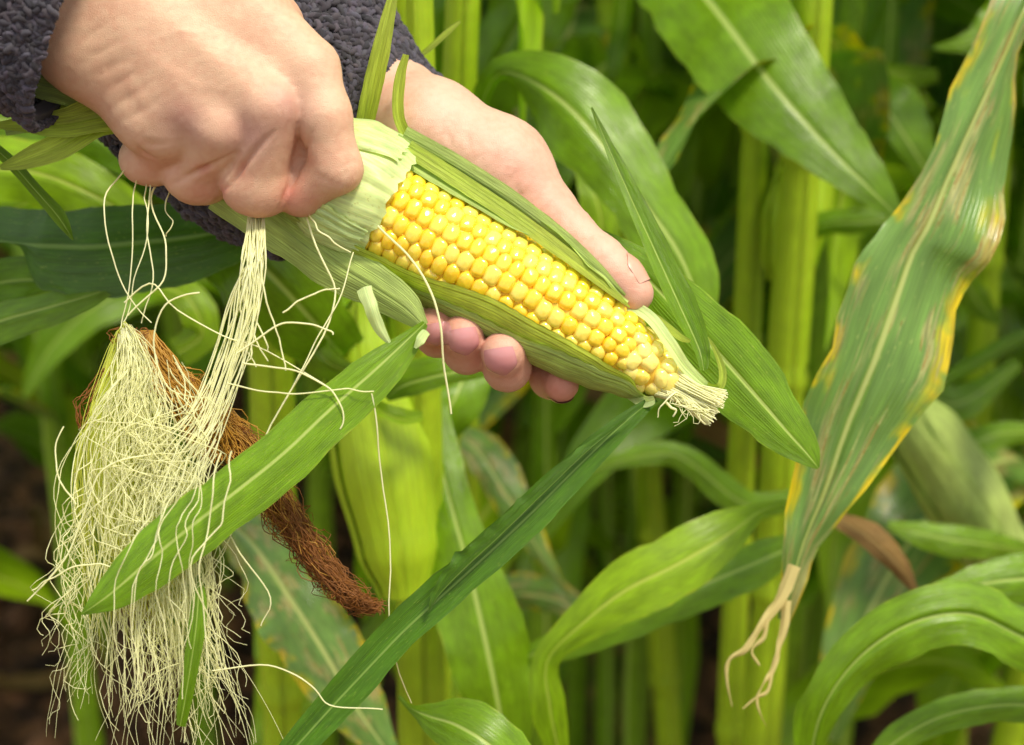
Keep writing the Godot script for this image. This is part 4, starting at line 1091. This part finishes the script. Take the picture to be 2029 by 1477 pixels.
func sleeve(o: Node3D, pts: Array, sd: int, tufts: int) -> void:      # [px, py, z, radius mm]; the first point is the cuff
	var r := RandomNumberGenerator.new(); r.seed = sd
	var nz := FastNoiseLite.new(); nz.seed = sd; nz.frequency = 22.0
	var g := Geo.new()
	var rows := 40; var cols := 64
	var cs := []; var rs := []; var fr := []
	for i in rows + 1:
		var q := catmull(pts, float(i) / rows)
		cs.append(P(q[0], q[1], q[2])); rs.append(q[3] * 0.001)
	var up := -cam_f
	for i in rows + 1:
		var t: Vector3 = ((cs[mini(i + 1, rows)] as Vector3) - cs[maxi(i - 1, 0)]).normalized()
		var a := (up - t * up.dot(t)).normalized()
		fr.append([a, t.cross(a), t])
	var place := func(i: float, an: float, off: float) -> Vector3:
		var k: int = clampi(int(i), 0, rows - 1); var u: float = i - k
		var c: Vector3 = (cs[k] as Vector3).lerp(cs[k + 1], u)
		var d: Vector3 = fr[k][0] * cos(an) * 0.7 + fr[k][1] * sin(an)
		var w: Vector3 = c + d * float(rs[k])
		return c + d * (lerpf(rs[k], rs[k + 1], u) + off + 0.004 * nz.get_noise_3dv(w))
	for i in range(5, -1, -1):
		for j in cols: g.add(place.call(i, TAU * j / cols, -0.004))
	for i in rows + 1:
		for j in cols: g.add(place.call(i, TAU * j / cols, 0.0))
	g.sheet(0, rows + 7, cols, true)
	var s := part("sleeve", g, M.fleece_base, o)
	s.set_meta("label", "dark grey curly fleece sleeve")
	var curl := Geo.new()
	var cp := []; var cr := []
	for i in 6:
		var t := i / 5.0
		cp.append(Vector3(1.25 * (t - 0.5) * 2.0, 0.55 * sin(PI * t), 0.5 * sin(TAU * t * 0.8))); cr.append(0.62 * sqrt(maxf(0.12, 1.0 - pow(2.0 * t - 1.0, 2.0))))
	tube(curl, cp, cr, 6)
	var mm := MultiMesh.new()
	mm.transform_format = MultiMesh.TRANSFORM_3D; mm.use_colors = true; mm.mesh = curl.mesh(); mm.instance_count = tufts
	for k in tufts:
		var i := pow(r.randf(), 1.15) * (rows - 0.01); var an := r.randf() * TAU
		if k < tufts / 22: i = r.randf() * 0.3
		var fi: Array = fr[mini(int(i), rows)]
		var nrm: Vector3 = fi[0] * cos(an) + fi[1] * sin(an)
		var tg: Vector3 = fi[2].rotated(nrm, r.randf() * TAU)
		var sc := r.randf_range(0.0014, 0.0026)
		var b := Basis(tg, nrm, tg.cross(nrm)).rotated(tg, r.randf_range(-0.5, 0.5))
		mm.set_instance_transform(k, Transform3D(b.scaled(Vector3.ONE * sc), place.call(i, an, r.randf_range(-0.0006, 0.0010))))
		var l := r.randf_range(0.35, 1.7)
		mm.set_instance_color(k, Color(l * r.randf_range(0.92, 1.08), l * 0.97, l * r.randf_range(0.95, 1.15)))
	var mi := MultiMeshInstance3D.new()
	mi.name = "fleece_curls"; mi.multimesh = mm; mi.material_override = M.fleece
	mi.set_meta("kind", "stuff")
	s.add_child(mi, true)

func make_person() -> void:
	var red := Color(0.52, 0.15, 0.11); var purple_shade := Color(0.42, 0.20, 0.18); var lightskin := Color(0.68, 0.42, 0.28)
	var o := thing("person", "person in a dark grey fleece jacket peeling the ear with both hands", "person", P(100, 0, 20))
	# near hand, closed over the husk
	var f := Flesh.new()
	chain(f, 0, [[-140, -200, 30, 30], [110, -45, 32, 24]])
	chain(f, 0, [[90, 20, 30, 18], [165, 95, 30, 17], [300, 236, 28, 12.5], [335, 256, 27, 11]])
	chain(f, 0, [[130, -30, 34, 20], [432, 248, 36, 11.5]])
	chain(f, 0, [[170, -80, 34, 20], [530, 206, 39, 12]])
	chain(f, 0, [[220, -120, 28, 19], [470, 20, 28, 17], [610, 134, 34, 12.5]])
	chain(f, 0, [[330, -60, 12, 18], [520, 60, 8, 15], [560, 150, -10, 13]])
	chain(f, 1, [[340, 262, 28, 11], [293, 318, 10, 9.4], [350, 300, -18, 8], [400, 270, -24, 7.5]])
	chain(f, 1, [[280, 314, 10, 9.0], [318, 322, 10, 9.2]])
	chain(f, 2, [[438, 256, 37, 11.8], [388, 352, 13, 10.4], [430, 320, -20, 8.5], [480, 290, -24, 7.8]])
	chain(f, 2, [[368, 343, 14, 9.8], [414, 355, 14, 9.8]])
	chain(f, 3, [[536, 216, 41, 12.2], [508, 371, 25, 11.2], [520, 350, -20, 9], [560, 310, -26, 8]])
	chain(f, 3, [[488, 366, 24, 10.8], [530, 373, 24, 10.8]])
	chain(f, 4, [[612, 142, 35, 12.4], [640, 230, 36, 11], [668, 335, 32, 9.6]])
	chain(f, 4, [[670, 334, 31, 9.6], [596, 381, 20, 9.4], [520, 360, -12, 8]])
	chain(f, 4, [[640, 290, 16, 10], [600, 350, 4, 9.5]])
	chain(f, 0, [[590, 225, 23, 12], [590, 345, 13, 11.5]])
	chain(f, 5, [[560, 150, -10, 12], [610, 250, -32, 10.5], [560, 330, -40, 9]])
	crease(f, [[470, 300], [430, 322], [400, 337], [370, 350], [338, 366]], 2.4, 1.3)
	crease(f, [[540, 262], [505, 300], [475, 335], [450, 370], [428, 402]], 2.7, 1.3)
	crease(f, [[622, 250], [612, 280], [600, 315], [585, 350], [566, 385], [548, 418]], 1.8, 1.2)
	for q in [[[425, 245], [340, 150], [235, 60]], [[525, 200], [410, 100], [290, 10]], [[600, 130], [480, 50], [370, -10]], [[320, 240], [240, 150]]]: crease(f, q, -0.4, 3.4)
	for q in [[[330, 130], [390, 170], [470, 180]], [[450, 90], [500, 140], [500, 190]], [[300, 80], [360, 60], [450, 70]]]: crease(f, q, -0.35, 1.5)
	var wr := RandomNumberGenerator.new(); wr.seed = 77
	for k in 60:
		var kx: Array = [[430, 262], [530, 222], [612, 150], [340, 268], [692, 320], [505, 385], [390, 370], [230, 130], [300, 180], [420, 120]][k % 10]
		var x := float(kx[0]) + wr.randf_range(-42, 42); var y := float(kx[1]) + wr.randf_range(-34, 34); var an := wr.randf_range(-0.5, 0.5) + 2.6
		var ln := wr.randf_range(10, 26)
		crease(f, [[x, y], [x + cos(an) * ln, y + sin(an) * ln]], wr.randf_range(0.10, 0.22), 0.8)
	crease(f, [[612, 335], [640, 355], [675, 366]], 0.5, 1.4)
	crease(f, [[262, 282], [285, 305], [310, 318]], 1.6, 1.4)
	crease(f, [[275, 270], [300, 288], [330, 285]], 0.8, 1.3)
	crease(f, [[700, 318], [680, 330], [655, 336]], 0.35, 0.8)
	crease(f, [[690, 345], [668, 352]], 0.3, 0.8)
	for q in [[[150, 95], [215, 40]], [[160, 130], [250, 70]], [[175, 165], [270, 105]], [[190, 195], [290, 130]], [[205, 225], [300, 165]], [[225, 250], [320, 200]], [[180, 150], [240, 115]]]:
		crease(f, q, 0.45, 1.5)
	for q in [[358, 244], [500, 262], [572, 210], [470, 275], [340, 285]]: spot(f, q[0], q[1], 50, 13, purple_shade, 0.55)  # purple shading between the knuckles, painted into the skin colour
	for q in [[690, 345], [600, 390], [520, 400], [400, 385], [300, 345]]: spot(f, q[0], q[1], 25, 13, red, 0.45)
	spot(f, 580, 380, 14, 15, red, 0.75)
	for q in [[600, 320, 40], [585, 350, 36], [570, 385, 30], [470, 340, 40], [440, 380, 30], [400, 338, 34]]: spot(f, q[0], q[1], q[2], 5, red, 0.6)
	spot(f, 430, 255, 48, 9, lightskin, 0.6); spot(f, 520, 215, 50, 9, lightskin, 0.5); spot(f, 615, 140, 46, 10, lightskin, 0.4)
	var hand := part("hand", f.build(0.0013), M.skin, o)
	hand.set_meta("label", "near hand closed in a fist round the husk, back of the hand up")
	print("hand 1 ", Time.get_ticks_msec())
	# far hand, cradling the ear, thumb along its far side
	f = Flesh.new()
	f.skin = Color(0.67, 0.42, 0.305)
	chain(f, 0, [[560, 60, -74, 26], [760, 215, -50, 23], [850, 275, -36, 24]])
	chain(f, 0, [[850, 265, -26, 24], [985, 340, -20, 21], [1075, 425, -14, 15.5]])
	chain(f, 0, [[830, 320, -50, 22], [1010, 560, -56, 14]])
	chain(f, 0, [[810, 330, -56, 22], [940, 570, -62, 14]])
	chain(f, 0, [[790, 340, -58, 22], [880, 560, -62, 13]])
	chain(f, 0, [[770, 330, -56, 20], [830, 520, -56, 12]])
	chain(f, 0, [[985, 340, -22, 19], [1010, 560, -54, 14]])
	chain(f, 1, [[1070, 420, -14, 14], [1120, 462, -8, 11.6], [1188, 518, -2, 10.4], [1228, 554, 0, 10.0], [1257, 582, 2, 8.2]])
	chain(f, 2, [[1010, 560, -56, 13], [1085, 690, -50, 10], [1092, 748, -22, 8.8], [1112, 762, -8, 7.6]])
	chain(f, 3, [[940, 570, -62, 13], [1005, 710, -46, 10], [1005, 729, 0, 9.5], [997, 700, 12, 9.3]])
	chain(f, 4, [[880, 560, -62, 12], [930, 690, -48, 9.6], [925, 696, -3, 9.2], [917, 664, 10, 8.8]])
	chain(f, 5, [[830, 520, -56, 11], [868, 650, -46, 9], [866, 664, -8, 8.8], [860, 648, 5, 8.4]])
	for q in [[[1010, 300], [985, 345]], [[1030, 330], [1005, 370]], [[960, 300], [930, 330]], [[1070, 430], [1100, 395]], [[1085, 445], [1120, 410]], [[1060, 410], [1080, 370]], [[1130, 500], [1175, 465]], [[1140, 510], [1190, 478]], [[1150, 490], [1180, 455]], [[900, 300], [880, 250]], [[1000, 400], [1050, 380]], [[935, 300], [920, 260]], [[985, 270], [960, 300]], [[1040, 400], [1010, 350]], [[1115, 450], [1135, 420]]]:
		crease(f, q, 0.5, 0.9)
	for k in 70:
		var t := wr.randf()
		var c0 := catmull([[870, 240], [960, 300], [1050, 390], [1130, 465], [1200, 525]], t)
		var x := float(c0[0]) + wr.randf_range(-40, 40); var y := float(c0[1]) + wr.randf_range(-30, 30); var an := wr.randf_range(-0.6, 0.6) - 0.95
		var ln := wr.randf_range(10, 34)
		crease(f, [[x, y], [x + cos(an) * ln, y + sin(an) * ln]], wr.randf_range(0.1, 0.26), 0.8)
	for q in [[915, 655], [995, 700], [860, 650], [1105, 765]]: spot(f, q[0], q[1], 8, 15, Color(0.60, 0.20, 0.14), 0.75)  # reddish fingertips; the shadow on them is put into this colour too
	spot(f, 1110, 765, -6, 12, red, 0.6)
	spot(f, 1240, 570, 6, 16, Color(0.62, 0.26, 0.19), 0.4); spot(f, 1060, 430, 0, 22, Color(0.6, 0.22, 0.16), 0.5); spot(f, 1010, 340, 0, 14, Color(0.6, 0.25, 0.18), 0.4)
	var h2 := Node3D.new()
	# nails first: they press their outline into the skin
	var holder := thing("nail_holder", "", "", o.position)
	names.erase("nail_holder")
	var nf := func(a: Vector3, b: Vector3, tilt: Vector3, w: float, l: float) -> void:
		var al := a.normalized()
		nail(f, holder, b, al, tilt, w, l, M.thumbnail if w == 0.0135 else M.nail)
	nf.call(cam_y - cam_x * 0.2 - cam_f * 0.2, P(994, 706, 6), -cam_f - cam_y * 0.05 - cam_x * 0.05, 0.0134, 0.0128)
	nf.call(cam_y - cam_x * 0.15 - cam_f * 0.2, P(918, 668, 4), -cam_f - cam_y * 0.05 + cam_x * 0.03, 0.0126, 0.0124)
	nf.call(cam_y - cam_x * 0.15 - cam_f * 0.2, P(864, 655, 0), -cam_f - cam_y * 0.05 + cam_x * 0.1, 0.0112, 0.0108)
	nf.call(P(1262, 586, 2) - P(1188, 518, -2), P(1236, 562, 1), cam_x * 0.70 + cam_y * 0.70 - cam_f * 0.30, 0.0135, 0.0145)
	nf.call(P(1112, 762, -8) - P(1092, 748, -22), P(1108, 759, -10), cam_y * -2.0 + cam_x * 0.2, 0.0110, 0.0105)
	h2.free()
	hand = part("hand", f.build(0.0013), M.skin, o)
	hand.set_meta("label", "far hand cradling the ear from below, thumb along its far side")
	for c in holder.get_children():
		holder.remove_child(c); hand.add_child(c, true)
	remove_child(holder); holder.free()
	print("hand 2 ", Time.get_ticks_msec())
	sleeve(o, [[185, -12, 34, 58], [90, -56, 34, 58], [-60, -125, 30, 60], [-330, -250, 24, 62]], 31, 13000)
	sleeve(o, [[706, 334, -58, 53], [640, 275, -59, 58], [560, 210, -62, 66], [420, 70, -72, 68], [200, -110, -86, 68]], 32, 17000)
